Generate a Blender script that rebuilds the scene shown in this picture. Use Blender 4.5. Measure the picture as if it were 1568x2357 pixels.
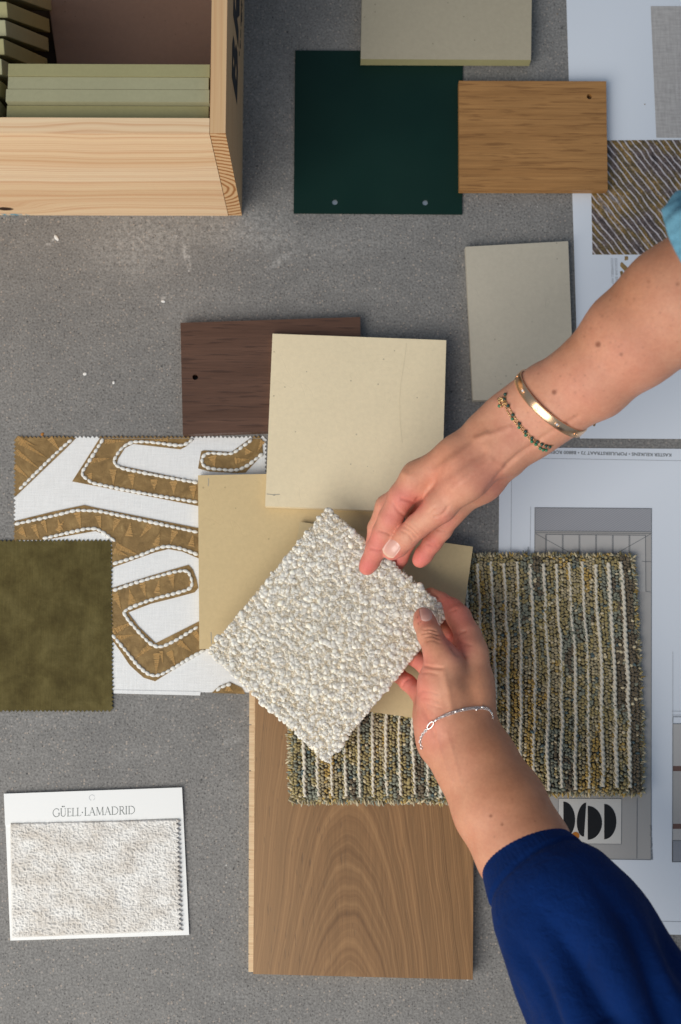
import bpy, bmesh, math, random
import numpy as np
from mathutils import Vector, Matrix
from mathutils.bvhtree import BVHTree
random.seed(7)
rng = np.random.default_rng(11)
for o in list(bpy.data.objects): bpy.data.objects.remove(o)
S = bpy.context.scene
COL = S.collection

# ------------------------------------------------------------------ camera
F, CX, CY, H = 2600.0, 784.0, 1178.5, 0.974
n_c = Vector(((761 - CX) / F, -(1520 - CY) / F, -1)).normalized()
RQ = n_c.rotation_difference(Vector((0, 0, -1)))
RM = RQ.to_matrix()
CAM = Vector((0, 0, H))
cd = bpy.data.cameras.new('camera')
cam = bpy.data.objects.new('camera', cd)
COL.objects.link(cam)
cam.matrix_world = Matrix.Translation(CAM) @ RM.to_4x4()
cd.sensor_fit = 'VERTICAL'; cd.sensor_height = 36.0; cd.sensor_width = 24.0
cd.lens = 36.0 * F / 2357.0
cd.clip_start = 0.02; cd.clip_end = 50
cd.dof.use_dof = True; cd.dof.focus_distance = 0.915; cd.dof.aperture_fstop = 5.0
S.camera = cam

# ------------------------------------------------------------------ light
W = bpy.data.worlds.new('World'); S.world = W; W.use_nodes = True
bg = W.node_tree.nodes['Background']
bg.inputs[0].default_value = (0.60, 0.77, 1.0, 1); bg.inputs[1].default_value = 0.29
def area(name, loc, target, size, sizey, power, color):
    ld = bpy.data.lights.new(name, 'AREA'); ld.shape = 'RECTANGLE'; ld.size = size; ld.size_y = sizey
    ld.energy = power; ld.color = color
    o = bpy.data.objects.new(name, ld); COL.objects.link(o); o.location = loc
    o.rotation_euler = (Vector(target) - Vector(loc)).to_track_quat('-Z', 'Y').to_euler()
    return o
area('window_light', (-1.08, -1.06, 1.40), (0, 0.0, 0), 2.0, 1.9, 58, (1.0, 0.945, 0.865))
S.view_settings.view_transform = 'Standard'; S.view_settings.look = 'None'
S.view_settings.exposure = 0.0; S.view_settings.gamma = 1.0
S.render.engine = 'CYCLES'

# ------------------------------------------------------------------ picture <-> place
def U(x, y, z=0.0):
    d = RM @ Vector(((x - CX) / F, -(y - CY) / F, -1))
    return CAM + d * ((z - H) / d.z)
def UX(x, y, X):                                  # onto a vertical plane of constant x
    d = RM @ Vector(((x - CX) / F, -(y - CY) / F, -1))
    return CAM + d * (X / d.x)
def UPL(x, y, p0, nrm):
    d = RM @ Vector(((x - CX) / F, -(y - CY) / F, -1))
    return CAM + d * ((p0 - CAM).dot(nrm) / d.dot(nrm))
RMn = np.array(RM)
def project(V):
    q = (V - np.array([0, 0, H])) @ RMn           # = RM^T (v-c)
    return np.stack([CX - F * q[:, 0] / q[:, 2], CY + F * q[:, 1] / q[:, 2]], 1)
def rad(rpx, p):
    q = RM.transposed() @ (p - CAM)
    return rpx * -q.z / F

# ------------------------------------------------------------------ object helpers
def setp(o, label=None, cat=None, group=None, kind=None):
    if label: o['label'] = label
    if cat: o['category'] = cat
    if group: o['group'] = group
    if kind: o['kind'] = kind
    return o
def link(name, me, mat=None, parent=None, loc=None):
    o = bpy.data.objects.new(name, me); COL.objects.link(o)
    if mat is not None and me is not None: me.materials.append(mat)
    if parent is not None: o.parent = parent
    if loc is not None: o.location = loc
    return o
def from_arrays(name, V, Fc, mat, parent=None, smooth=False, colors=None, origin=None):
    """mesh from arrays given in world coordinates; origin moves the object's origin there"""
    me = bpy.data.meshes.new(name)
    V = np.asarray(V, float)
    base = np.zeros(3)
    if origin is not None: base = np.array(origin, float)
    if parent is not None: base = base if origin is not None else np.zeros(3)
    Vl = V - base
    Fa = np.asarray(Fc) if not isinstance(Fc, list) else None
    if Fa is not None and Fa.ndim == 2:
        nf, k = Fa.shape
        me.vertices.add(len(Vl)); me.vertices.foreach_set('co', Vl.astype(np.float32).ravel())
        me.loops.add(nf * k); me.loops.foreach_set('vertex_index', Fa.astype(np.int32).ravel())
        me.polygons.add(nf); me.polygons.foreach_set('loop_start', np.arange(0, nf * k, k, dtype=np.int32))
        me.update(calc_edges=True); me.validate()
    else:
        me.from_pydata([tuple(v) for v in Vl], [], Fc); me.update()
    if smooth: me.polygons.foreach_set('use_smooth', [True] * len(me.polygons))
    if colors is not None:
        a = me.color_attributes.new('col', 'FLOAT_COLOR', 'POINT')
        c = np.ones((len(Vl), 4), np.float32); c[:, :3] = colors
        a.data.foreach_set('color', c.ravel())
    o = link(name, me, mat)
    o.location = base
    if parent is not None:
        o.parent = parent
        o.location = Vector(base) - parent_loc(parent)
    return o
def parent_loc(p):
    l = Vector(p.location)
    while p.parent is not None:
        p = p.parent; l += Vector(p.location)
    return l
def empty(name, loc):
    o = bpy.data.objects.new(name, None); COL.objects.link(o); o.location = loc
    o.empty_display_size = 0.01
    return o
def bm_obj(name, bm, mat, parent=None, origin=None, bevel=0, smooth=False):
    """bm in world coordinates"""
    if bevel:
        es = [e for e in bm.edges if len(e.link_faces) == 2 and e.calc_face_angle(0) > 0.5]
        bmesh.ops.bevel(bm, geom=es, offset=bevel, segments=2, profile=0.5, affect='EDGES', clamp_overlap=True)
    base = Vector(origin) if origin is not None else (parent_loc(parent) if parent else Vector((0, 0, 0)))
    bmesh.ops.translate(bm, verts=bm.verts, vec=-base)
    bmesh.ops.recalc_face_normals(bm, faces=bm.faces)
    me = bpy.data.meshes.new(name); bm.to_mesh(me); bm.free()
    if smooth: me.polygons.foreach_set('use_smooth', [True] * len(me.polygons))
    o = link(name, me, mat)
    o.location = base
    if parent is not None:
        o.parent = parent; o.location = base - parent_loc(parent)
    return o
def plane_fn(pts, zs):
    """least squares z(x,y) through image points with bottom heights"""
    P3 = [U(x, y, z) for (x, y), z in zip(pts, zs)]
    A = np.array([[p.x, p.y, 1] for p in P3]); b = np.array([p.z for p in P3])
    c = np.linalg.lstsq(A, b, rcond=None)[0]
    nrm = Vector((-c[0], -c[1], 1)).normalized(); p0 = Vector((0, 0, c[2]))
    return nrm, p0, (lambda x, y: c[0] * x + c[1] * y + c[2])
def prism_bm(loops, nrm, p0, thick):
    """loops: list of image polygons drawn on the TOP plane; bottom plane (p0,nrm); first is outer, others holes"""
    top0 = p0 + nrm * thick
    bm = bmesh.new(); te = []; rings = []
    for lp in loops:
        vs = [bm.verts.new(UPL(x, y, top0, nrm)) for x, y in lp]
        es = [bm.edges.new((vs[i], vs[(i + 1) % len(vs)])) for i in range(len(vs))]
        te += es; rings.append(vs)
    bot = [[bm.verts.new(v.co - nrm * thick) for v in vs] for vs in rings]
    be = [bm.edges.new((vs[i], vs[(i + 1) % len(vs)])) for vs in bot for i in range(len(vs))]
    if len(loops) == 1:
        bm.faces.new(rings[0]); bm.faces.new(bot[0][::-1])
    else:
        bmesh.ops.triangle_fill(bm, edges=te, use_beauty=True)
        bmesh.ops.triangle_fill(bm, edges=be, use_beauty=True)
    for vs, bs in zip(rings, bot):
        for i in range(len(vs)):
            j = (i + 1) % len(vs)
            bm.faces.new((vs[i], vs[j], bs[j], bs[i]))
    return bm
TOPS = {}
def slab(name, corners, zb, thick, mat, parent=None, bevel=0.0004, holes=(), nudge=0.0):
    nrm, p0, zf = plane_fn(corners, [z + thick for z in zb])
    p0 = p0 - nrm * thick
    loops = [subdiv_poly(corners, nudge)]
    for (x, y, r) in holes:
        loops.append([(x + r * math.cos(a), y - r * math.sin(a)) for a in np.linspace(0, 2 * math.pi, 24, endpoint=False)])
    bm = prism_bm(loops, nrm, p0, thick)
    TOPS[name] = (nrm, p0 + nrm * (thick + 0.00015))
    c = U(sum(p[0] for p in corners) / len(corners), sum(p[1] for p in corners) / len(corners), min(zb))
    o = bm_obj(name, bm, mat, parent, origin=c, bevel=bevel if not holes else 0)
    return o
def subdiv_poly(c, nudge):
    return list(c)
def circ(x, y, r, n=24):
    return [(x + r * math.cos(a), y + r * math.sin(a)) for a in np.linspace(0, 2 * math.pi, n, endpoint=False)]
def decal(name, poly, z, mat, parent, label=None, holes=()):
    bm = bmesh.new(); te = []
    if holes:
        for lp in [poly] + list(holes):
            vs = [bm.verts.new(U(x, y, z)) for x, y in lp]
            te += [bm.edges.new((vs[i], vs[(i + 1) % len(vs)])) for i in range(len(vs))]
        bmesh.ops.triangle_fill(bm, edges=te, use_beauty=True)
    else:
        bm.faces.new([bm.verts.new(U(x, y, z)) for x, y in poly])
    o = bm_obj(name, bm, mat, parent)
    me = o.data
    for p in me.polygons:
        pass
    if me.polygons and me.polygons[0].normal.z < 0: me.flip_normals()
    if label: o['label'] = label
    return o
def lines_bm(segs, z, w=0.0004):
    bm = bmesh.new()
    for (x0, y0, x1, y1) in segs:
        a, b = U(x0, y0, z), U(x1, y1, z)
        d = (b - a); d.z = 0
        if d.length < 1e-9: continue
        s = Vector((-d.y, d.x, 0)).normalized() * w / 2
        bm.faces.new([bm.verts.new(v) for v in (a - s, b - s, b + s, a + s)])
    return bm

# ------------------------------------------------------------------ node helpers
class M:
    def __init__(s, name, rough=0.6, spec=0.4):
        s.m = bpy.data.materials.new(name); s.m.use_nodes = True; s.t = s.m.node_tree
        s.b = s.t.nodes['Principled BSDF']
        s.b.inputs['Roughness'].default_value = rough
        s.b.inputs['Specular IOR Level'].default_value = spec
        s._tc = None
    def put(s, sock, v):
        if isinstance(v, bpy.types.NodeSocket): s.t.links.new(v, sock)
        elif isinstance(v, (tuple, list)):
            sock.default_value = (*v, 1) if (len(v) == 3 and sock.type == 'RGBA') else v
        else: sock.default_value = v
    def n(s, typ, ins=None, **props):
        nd = s.t.nodes.new(typ)
        for k, v in props.items(): setattr(nd, k, v)
        for k, v in (ins or {}).items(): s.put(nd.inputs[k], v)
        return nd
    def co(s):
        if s._tc is None: s._tc = s.n('ShaderNodeTexCoord')
        return s._tc.outputs['Object']
    def mp(s, scale=(1, 1, 1), loc=(0, 0, 0), rot=(0, 0, 0), vec=None):
        return s.n('ShaderNodeMapping', {'Vector': vec or s.co(), 'Scale': scale, 'Location': loc, 'Rotation': rot}).outputs[0]
    def noise(s, scale, detail=3, rough=0.55, vec=None, dist=0.0, out='Fac'):
        return s.n('ShaderNodeTexNoise', {'Vector': vec or s.co(), 'Scale': scale, 'Detail': detail, 'Roughness': rough, 'Distortion': dist}).outputs[out]
    def voro(s, scale, vec=None, feature='F1', out='Distance', rnd=1.0):
        return s.n('ShaderNodeTexVoronoi', {'Vector': vec or s.co(), 'Scale': scale, 'Randomness': rnd}, feature=feature).outputs[out]
    def math(s, op, a, b=0.0, c=0.0, clamp=False):
        nd = s.n('ShaderNodeMath', operation=op, use_clamp=clamp)
        s.put(nd.inputs[0], a); s.put(nd.inputs[1], b); s.put(nd.inputs[2], c)
        return nd.outputs[0]
    def ramp(s, fac, stops, interp='LINEAR'):
        nd = s.n('ShaderNodeValToRGB', {'Fac': fac}); r = nd.color_ramp; r.interpolation = interp
        while len(r.elements) < len(stops): r.elements.new(0.5)
        for e, (p, c) in zip(r.elements, stops):
            e.position = p; e.color = (c, c, c, 1) if isinstance(c, (int, float)) else (*c, 1)
        return nd.outputs[0]
    def mix(s, fac, a, b, blend='MIX'):
        nd = s.n('ShaderNodeMix', data_type='RGBA', blend_type=blend)
        s.put(nd.inputs[0], fac); s.put(nd.inputs[6], a); s.put(nd.inputs[7], b)
        return nd.outputs[2]
    def sep(s, vec=None):
        return s.n('ShaderNodeSeparateXYZ', {0: vec or s.co()}).outputs
    def comb(s, x=0.0, y=0.0, z=0.0):
        return s.n('ShaderNodeCombineXYZ', {0: x, 1: y, 2: z}).outputs[0]
    def bump(s, height, strength=0.3, dist=0.001):
        nd = s.n('ShaderNodeBump', {'Height': height, 'Strength': strength, 'Distance': dist})
        s.put(s.b.inputs['Normal'], nd.outputs[0]); return s
    def color(s, c): s.put(s.b.inputs['Base Color'], c); return s
    def set(s, **kw):
        for k, v in kw.items(): s.put(s.b.inputs[k.replace('_', ' ')], v)
        return s
    def attr(s, name='col'):
        return s.n('ShaderNodeAttribute', attribute_name=name).outputs['Color']
def lin(r, g, b):
    f = lambda c: ((c / 255 + 0.055) / 1.055) ** 2.4 if c > 10 else c / 255 / 12.92
    return (f(r), f(g), f(b))
def plain(name, c, rough=0.6, spec=0.3):
    return M(name, rough, spec).color(c).m

# ------------------------------------------------------------------ numpy noise
def vnoise(x, y, seed=0):
    xi = np.floor(x).astype(np.int64); yi = np.floor(y).astype(np.int64); xf = x - xi; yf = y - yi
    def h(a, b):
        v = (a * 374761393 + b * 668265263 + seed * 974634777) & 0xffffffff
        v = ((v ^ (v >> 13)) * 1274126177) & 0xffffffff
        return ((v ^ (v >> 16)) & 0xffff) / 65535.0
    u = xf * xf * (3 - 2 * xf); w = yf * yf * (3 - 2 * yf)
    return (h(xi, yi) * (1 - u) + h(xi + 1, yi) * u) * (1 - w) + (h(xi, yi + 1) * (1 - u) + h(xi + 1, yi + 1) * u) * w
def ico(sub):
    bm = bmesh.new(); bmesh.ops.create_icosphere(bm, subdivisions=sub, radius=1)
    V = np.array([v.co[:] for v in bm.verts]); Fc = np.array([[v.index for v in f.verts] for f in bm.faces]); bm.free()
    return V, Fc
def blobs(centers, radii3, rots, cols, sub=2, wob=0.0):
    """joined ellipsoids; returns V,F,C"""
    V0, F0 = ico(sub); n = len(centers); k = len(V0)
    V = V0[None] * radii3[:, None, :]
    if wob:
        V = V * (1 + wob * rng.standard_normal((n, k, 1)))
    V = np.einsum('nij,nkj->nki', rots, V) + centers[:, None, :]
    Fc = F0[None] + (np.arange(n) * k)[:, None, None]
    C = np.repeat(cols[:, None, :], k, 1)
    return V.reshape(-1, 3), Fc.reshape(-1, 3), C.reshape(-1, 3)
def rotz(a, tilt=None, tdir=None):
    c, s = np.cos(a), np.sin(a); R = np.zeros((len(a), 3, 3))
    R[:, 0, 0] = c; R[:, 0, 1] = -s; R[:, 1, 0] = s; R[:, 1, 1] = c; R[:, 2, 2] = 1
    if tilt is not None:
        ct, st = np.cos(tilt), np.sin(tilt); T = np.zeros((len(a), 3, 3))
        T[:, 0, 0] = ct; T[:, 0, 2] = st; T[:, 2, 0] = -st; T[:, 2, 2] = ct; T[:, 1, 1] = 1
        R = R @ T
    return R
def tube(path, r, sides=6, closed=False, rf=None):
    path = np.asarray(path, float); n = len(path)
    if closed: T = np.roll(path, -1, 0) - np.roll(path, 1, 0)
    else: T = np.gradient(path, axis=0)
    T /= np.linalg.norm(T, axis=1)[:, None] + 1e-12
    up = np.array([0, 0, 1.0]); A = np.cross(T, up); bad = np.linalg.norm(A, axis=1) < 1e-3; A[bad] = [1, 0, 0]
    A /= np.linalg.norm(A, axis=1)[:, None]; B = np.cross(A, T)
    th = np.linspace(0, 2 * math.pi, sides, endpoint=False)
    rr = np.full((n, sides), r) if rf is None else rf(np.arange(n)[:, None], th[None])
    V = path[:, None] + rr[..., None] * (np.cos(th)[None, :, None] * A[:, None] + np.sin(th)[None, :, None] * B[:, None])
    i = np.arange(n if closed else n - 1)[:, None]; j = np.arange(sides)[None]
    i2 = (i + 1) % n; j2 = (j + 1) % sides
    Q = np.stack([i * sides + j, i * sides + j2, i2 * sides + j2, i2 * sides + j], -1).reshape(-1, 4)
    return V.reshape(-1, 3), Q
def join(parts):
    Vs, Fs, Cs = [], [], []; off = 0
    for p in parts:
        Vs.append(p[0]); Fs.append(np.asarray(p[1]) + off); off += len(p[0])
        if len(p) > 2: Cs.append(p[2])
    return np.concatenate(Vs), np.concatenate(Fs), (np.concatenate(Cs) if Cs else None)
def resample(P, step):
    P = np.asarray(P, float); d = np.r_[0, np.cumsum(np.linalg.norm(np.diff(P, axis=0), axis=1))]
    n = max(2, int(round(d[-1] / step)) + 1); s = np.linspace(0, d[-1], n)
    return np.stack([np.interp(s, d, P[:, k]) for k in range(P.shape[1])], 1)
def smooth_path(P, it=3):
    P = np.asarray(P, float)
    for _ in range(it):
        Q = [P[0]]
        for a, b in zip(P[:-1], P[1:]): Q += [0.75 * a + 0.25 * b, 0.25 * a + 0.75 * b]
        Q.append(P[-1]); P = np.array(Q)
    return P

# ================================================================== MATERIALS
def mat_concrete():
    m = M('concrete', 0.82, 0.3)
    big = m.noise(7, 4, 0.6); mid = m.noise(60, 4, 0.65); fine = m.noise(520, 3, 0.7)
    c = m.ramp(big, [(0.32, (0.178, 0.174, 0.168)), (0.68, (0.262, 0.251, 0.236))])
    c = m.mix(0.55, c, m.ramp(mid, [(0.3, (0.172, 0.167, 0.161)), (0.72, (0.246, 0.238, 0.227))]))
    c = m.mix(0.75, c, m.ramp(fine, [(0.28, 0.24), (0.5, 0.5), (0.75, 0.78)]), 'OVERLAY')
    # aggregate specks of three sizes
    for sc, th, col, dens in ((430, 0.26, (0.42, 0.355, 0.30), 0.80), (560, 0.28, (0.075, 0.072, 0.070), 0.72), (240, 0.20, (0.34, 0.31, 0.285), 0.90), (150, 0.10, (0.60, 0.58, 0.55), 0.955)):
        d = m.voro(sc, vec=m.mp(loc=(sc * 0.01, 0.3, 0))); rv = m.voro(sc, vec=m.mp(loc=(sc * 0.01, 0.3, 0)), out='Color')
        r = m.sep(rv)[0]
        k = m.math('MULTIPLY', m.math('LESS_THAN', d, m.math('MULTIPLY', th, m.math('ADD', 0.6, m.sep(rv)[1]))), m.math('GREATER_THAN', r, dens))
        c = m.mix(m.math('MULTIPLY', k, 0.62), c, col)
    # chalky smudges left on the floor
    xyz = m.sep()
    for (px, py, rx, ry, ang, amt) in ((430, 590, 9, 40, 0.25, .8), (408, 540, 7, 16, -.2, .6), (330, 560, 160, 100, .3, .3), (560, 530, 160, 70, 0, .3), (750, 560, 200, 50, .1, .15), (645, 600, 50, 12, .6, .35), (610, 200, 70, 160, .1, .12), (127, 548, 14, 5, .7, .9), (112, 562, 9, 4, 0, .8),
                                  (375, 690, 12, 6, 1, .5), (310, 1735, 90, 30, .1, .12), (535, 1705, 26, 10, .3, .4), (470, 700, 160, 60, 0, .1), (90, 1650, 140, 40, 0, .1), (545, 2290, 60, 30, 0, .12)):
        p = U(px, py); a = rx / 2670; b = ry / 2670
        dx = m.math('SUBTRACT', xyz[0], p.x); dy = m.math('SUBTRACT', xyz[1], p.y)
        ca, sa = math.cos(ang), math.sin(ang)
        u = m.math('DIVIDE', m.math('ADD', m.math('MULTIPLY', dx, ca), m.math('MULTIPLY', dy, sa)), a)
        v = m.math('DIVIDE', m.math('SUBTRACT', m.math('MULTIPLY', dy, ca), m.math('MULTIPLY', dx, sa)), b)
        r2 = m.math('ADD', m.math('MULTIPLY', u, u), m.math('MULTIPLY', v, v))
        k = m.math('SUBTRACT', 1.0, r2, clamp=True)
        k = m.math('MULTIPLY', k, m.ramp(m.noise(230, 4, 0.7), [(0.42, 0.0), (0.62, 1.0)]))
        c = m.mix(m.math('MULTIPLY', k, amt), c, (0.66, 0.64, 0.61))
    # hairline scratches and dark pits
    w = m.noise(5.5, 3, 0.5, dist=2.0); ln = m.math('SUBTRACT', 1.0, m.math('MULTIPLY', m.math('ABSOLUTE', m.math('SUBTRACT', w, 0.5)), 420.0), clamp=True)
    c = m.mix(m.math('MULTIPLY', m.math('MULTIPLY', ln, 0.30), m.ramp(m.noise(16, 2), [(0.5, 0.0), (0.62, 1.0)])), c, (0.50, 0.49, 0.47))
    pit = m.math('MULTIPLY', m.math('LESS_THAN', m.voro(75), 0.075), m.math('GREATER_THAN', m.sep(m.voro(75, out='Color'))[0], 0.8))
    c = m.mix(m.math('MULTIPLY', pit, 0.75), c, (0.05, 0.05, 0.05))
    m.color(c)
    h = m.math('ADD', m.math('MULTIPLY', fine, 0.7), m.math('MULTIPLY', m.voro(420), 0.6))
    m.bump(h, 0.55, 0.0008)
    return m.m
def mat_mineral(name, base, amp=0.06, speck=0.5, rough=0.75, bumpd=0.0002):
    m = M(name, rough, 0.25)
    b = np.array(base)
    c = m.ramp(m.noise(9, 4, 0.6), [(0.25, tuple(b * (1 - amp))), (0.75, tuple(np.minimum(b * (1 + amp), .95)))])
    c = m.mix(0.35, c, m.ramp(m.noise(260, 3, 0.7), [(0.2, tuple(b * 0.82)), (0.8, tuple(b * 1.14))]))
    d = m.voro(210); rv = m.sep(m.voro(210, out='Color'))
    k = m.math('MULTIPLY', m.math('LESS_THAN', d, 0.16), m.math('GREATER_THAN', rv[0], 0.93))
    c = m.mix(m.math('MULTIPLY', k, speck), c, tuple(b * 0.35))
    # hairline marks left by the trowel
    w = m.noise(16, 2, 0.4, dist=1.2)
    ln = m.math('SUBTRACT', 1.0, m.math('MULTIPLY', m.math('ABSOLUTE', m.math('SUBTRACT', w, 0.56)), 260.0), clamp=True)
    c = m.mix(m.math('MULTIPLY', ln, 0.08), c, tuple(b * 0.55))
    m.color(c)
    m.bump(m.math('ADD', m.noise(420, 3, 0.7), m.math('MULTIPLY', ln, -0.6)), 0.35, bumpd)
    return m.m
def mat_oak(name, dark, light, streak, scale=1.0, rough=0.5, along='x'):
    m = M(name, rough, 0.35)
    st = (5, 150, 150) if along == 'x' else (150, 5, 150)
    fs = (24, 800, 800) if along == 'x' else (800, 24, 800)
    vs = (34, 480, 480) if along == 'x' else (480, 34, 480)
    a = m.noise(1.0 * scale, 5, 0.6, vec=m.mp(st), dist=0.35); b = m.noise(1.0, 4, 0.7, vec=m.mp(fs), dist=0.2)
    c = m.ramp(a, [(0.28, dark), (0.5, tuple(0.5 * (x + y) for x, y in zip(dark, light))), (0.75, light)])
    c = m.mix(0.5, c, m.ramp(b, [(0.3, 0.32), (0.7, 0.68)]), 'OVERLAY')
    c = m.mix(0.25, c, m.ramp(m.noise(9, 3), [(0.3, 0.36), (0.7, 0.62)]), 'OVERLAY')
    p = m.noise(1.0, 2, 0.5, vec=m.mp(vs, loc=(3, 1, 2)))
    k = m.ramp(p, [(0.56, 0.0), (0.66, 1.0)])
    c = m.mix(m.math('MULTIPLY', k, 0.52), c, streak)
    m.color(c)
    m.bump(m.math('SUBTRACT', b, k), 0.3, 0.0002)
    return m.m
def mat_walnut():
    m = M('walnut_veneer', 0.42, 0.35)
    x, y, z = m.sep()
    # cathedral grain: parabolic rings; object coordinates, metres from the plank centre
    xc = m.math('ADD', x, 0.012)
    wob = m.math('MULTIPLY', m.math('SUBTRACT', m.noise(1, 3, 0.55, vec=m.mp((26, 9, 1))), 0.5), 0.030)
    xw = m.math('ADD', xc, m.math('MULTIPLY', m.math('SUBTRACT', m.noise(1, 2, 0.5, vec=m.mp((10, 7, 1), loc=(4, 4, 0))), 0.5), 0.016))
    ax = m.math('ABSOLUTE', xw)
    kx = m.math('MULTIPLY', m.math('MULTIPLY', ax, ax), 33.0)
    steep = m.math('MINIMUM', kx, m.math('ADD', m.math('MULTIPLY', ax, 3.6), -0.09 + 0.0))
    ker = m.math('MAXIMUM', m.math('MULTIPLY', m.math('MULTIPLY', ax, ax), 62.0), 0.0)
    u = m.math('ADD', m.math('ADD', y, ker), wob)
    lines = m.noise(1, 4, 0.62, vec=m.comb(m.math('MULTIPLY', u, 78.0), 0.0, 0.0))
    lines2 = m.noise(1, 2, 0.5, vec=m.comb(m.math('MULTIPLY', u, 15.0), 3.0, 0.0))
    c = m.ramp(lines, [(0.30, (0.130, 0.066, 0.028)), (0.44, (0.215, 0.114, 0.049)), (0.56, (0.268, 0.147, 0.064)), (0.72, (0.335, 0.190, 0.086))])
    c = m.mix(0.35, c, m.ramp(lines2, [(0.35, 0.32), (0.65, 0.66)]), 'OVERLAY')
    side = m.ramp(m.math('MULTIPLY', x, 1.0), [(0.0, 0.0), (1.0, 1.0)])
    fib = m.noise(1, 4, 0.7, vec=m.mp((520, 16, 1)), dist=0.3)
    c = m.mix(0.38, c, m.ramp(fib, [(0.3, 0.3), (0.7, 0.68)]), 'OVERLAY')
    # open pores: short dark dashes, denser to the left
    por = m.ramp(m.noise(1, 1, 0.5, vec=m.mp((620, 75, 1), rot=(0, 0, 0.05))), [(0.66, 0.0), (0.72, 1.0)])
    lft = m.ramp(m.math('MULTIPLY_ADD', x, -12.0, 0.1), [(0.0, 0.12), (1.0, 0.75)])
    c = m.mix(m.math('MULTIPLY', por, lft), c, (0.085, 0.048, 0.026))
    c = m.mix(m.ramp(m.math('MULTIPLY_ADD', x, -9.0, 0.1), [(0.3, 0.0), (0.9, 0.45)]), c, (0.36, 0.215, 0.105))
    m.color(c)
    m.bump(m.math('SUBTRACT', fib, por), 0.18, 0.0002)
    return m.m
def mat_pine():
    m = M('pine_board', 0.55, 0.3)
    x, y, z = m.sep()
    t = m.math('SUBTRACT', z, y)                       # runs down the face and over the rim
    # the knot at the lower left bends the grain round it
    kp = Vector((U(12, 478, 0.015).x - (U(557, 497).x - 0.012 - 0.17), 0, 0.0145))
    dx = m.math('SUBTRACT', x, kp.x); dz = m.math('SUBTRACT', z, kp.z)
    r2 = m.math('ADD', m.math('MULTIPLY', m.math('MULTIPLY', dx, dx), 420.0), m.math('MULTIPLY', m.math('MULTIPLY', dz, dz), 3800.0))
    bend = m.math('MULTIPLY', m.math('EXPONENT', m.math('MULTIPLY', r2, -1.0)), 0.020)
    wav = m.math('MULTIPLY', m.math('SUBTRACT', m.noise(1, 2, 0.5, vec=m.mp((4.0, 6, 6))), 0.5), 0.040)
    u = m.math('ADD', m.math('ADD', t, wav), m.math('MULTIPLY', bend, 1.0))
    big = m.noise(1, 2, 0.5, vec=m.comb(m.math('MULTIPLY', u, 24.0), 1.7, 0.0))
    frq = m.noise(1, 3, 0.75, vec=m.comb(m.math('MULTIPLY', u, 150.0), 0.0, 0.0))
    c = m.ramp(big, [(0.3, (0.76, 0.52, 0.30)), (0.5, (0.84, 0.61, 0.375)), (0.7, (0.86, 0.67, 0.45))])
    k = m.ramp(frq, [(0.40, 1.0), (0.50, 0.22), (0.58, 0.0)])
    c = m.mix(m.math('MULTIPLY', k, 0.60), c, (0.60, 0.29, 0.135))
    fib = m.noise(1, 3, 0.7, vec=m.mp((8, 420, 420)))
    c = m.mix(0.35, c, m.ramp(fib, [(0.3, 0.36), (0.7, 0.64)]), 'OVERLAY')
    kr = m.math('ADD', m.math('MULTIPLY', m.math('MULTIPLY', dx, dx), 14000.0), m.math('MULTIPLY', m.math('MULTIPLY', dz, dz), 56000.0))
    kk = m.math('SUBTRACT', 1.0, m.math('MULTIPLY', kr, m.math('ADD', 0.6, m.noise(160))), clamp=True)
    c = m.mix(m.ramp(kk, [(0.0, 0.0), (0.25, 0.8), (0.6, 1.0)]), c, (0.035, 0.014, 0.006))
    # smear of blue paint at the bottom corner
    bd = m.math('MULTIPLY', m.math('LESS_THAN', z, 0.0035), m.math('MULTIPLY', m.math('LESS_THAN', x, kp.x + 0.018), m.ramp(m.noise(120), [(0.45, 0.0), (0.6, 0.9)])))
    c = m.mix(bd, c, (0.05, 0.30, 0.42))
    m.color(c); m.bump(m.math('SUBTRACT', fib, k), 0.15, 0.0002)
    return m.m
def mat_pine_side():
    m = M('pine_side', 0.55, 0.3)
    x, y, z = m.sep()
    wav = m.math('MULTIPLY', m.noise(1, 2, 0.5, vec=m.mp((8, 3.5, 8))), 0.014)
    u = m.math('ADD', m.math('SUBTRACT', x, z), wav)
    frq = m.noise(1, 3, 0.6, vec=m.comb(m.math('MULTIPLY', u, 260.0), 0.0, 0.0))
    c = m.ramp(frq, [(0.32, (0.56, 0.29, 0.135)), (0.5, (0.68, 0.44, 0.23)), (0.7, (0.72, 0.50, 0.29))])
    fib = m.noise(1, 3, 0.7, vec=m.mp((420, 8, 420)))
    c = m.mix(0.35, c, m.ramp(fib, [(0.3, 0.36), (0.7, 0.64)]), 'OVERLAY')
    m.color(c); m.bump(fib, 0.15, 0.0002)
    return m.m
def mat_endgrain():
    m = M('pine_end_grain', 0.6, 0.3)
    x, y, z = m.sep()
    dx = m.math('ADD', x, 0.024); dz = m.math('SUBTRACT', z, 0.058)
    r = m.math('SQRT', m.math('ADD', m.math('MULTIPLY', dx, dx), m.math('MULTIPLY', dz, dz)))
    r = m.math('ADD', r, m.math('MULTIPLY', m.noise(70, 3), 0.0045))
    s = m.math('SINE', m.math('MULTIPLY', r, 2 * math.pi / 0.0058))
    c = m.ramp(m.math('MULTIPLY_ADD', s, 0.5, 0.5), [(0.0, (0.69, 0.45, 0.24)), (0.55, (0.64, 0.39, 0.19)), (0.85, (0.42, 0.19, 0.07)), (1.0, (0.36, 0.15, 0.05))])
    m.color(c); m.bump(m.noise(700), 0.2, 0.0002)
    return m.m
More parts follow.
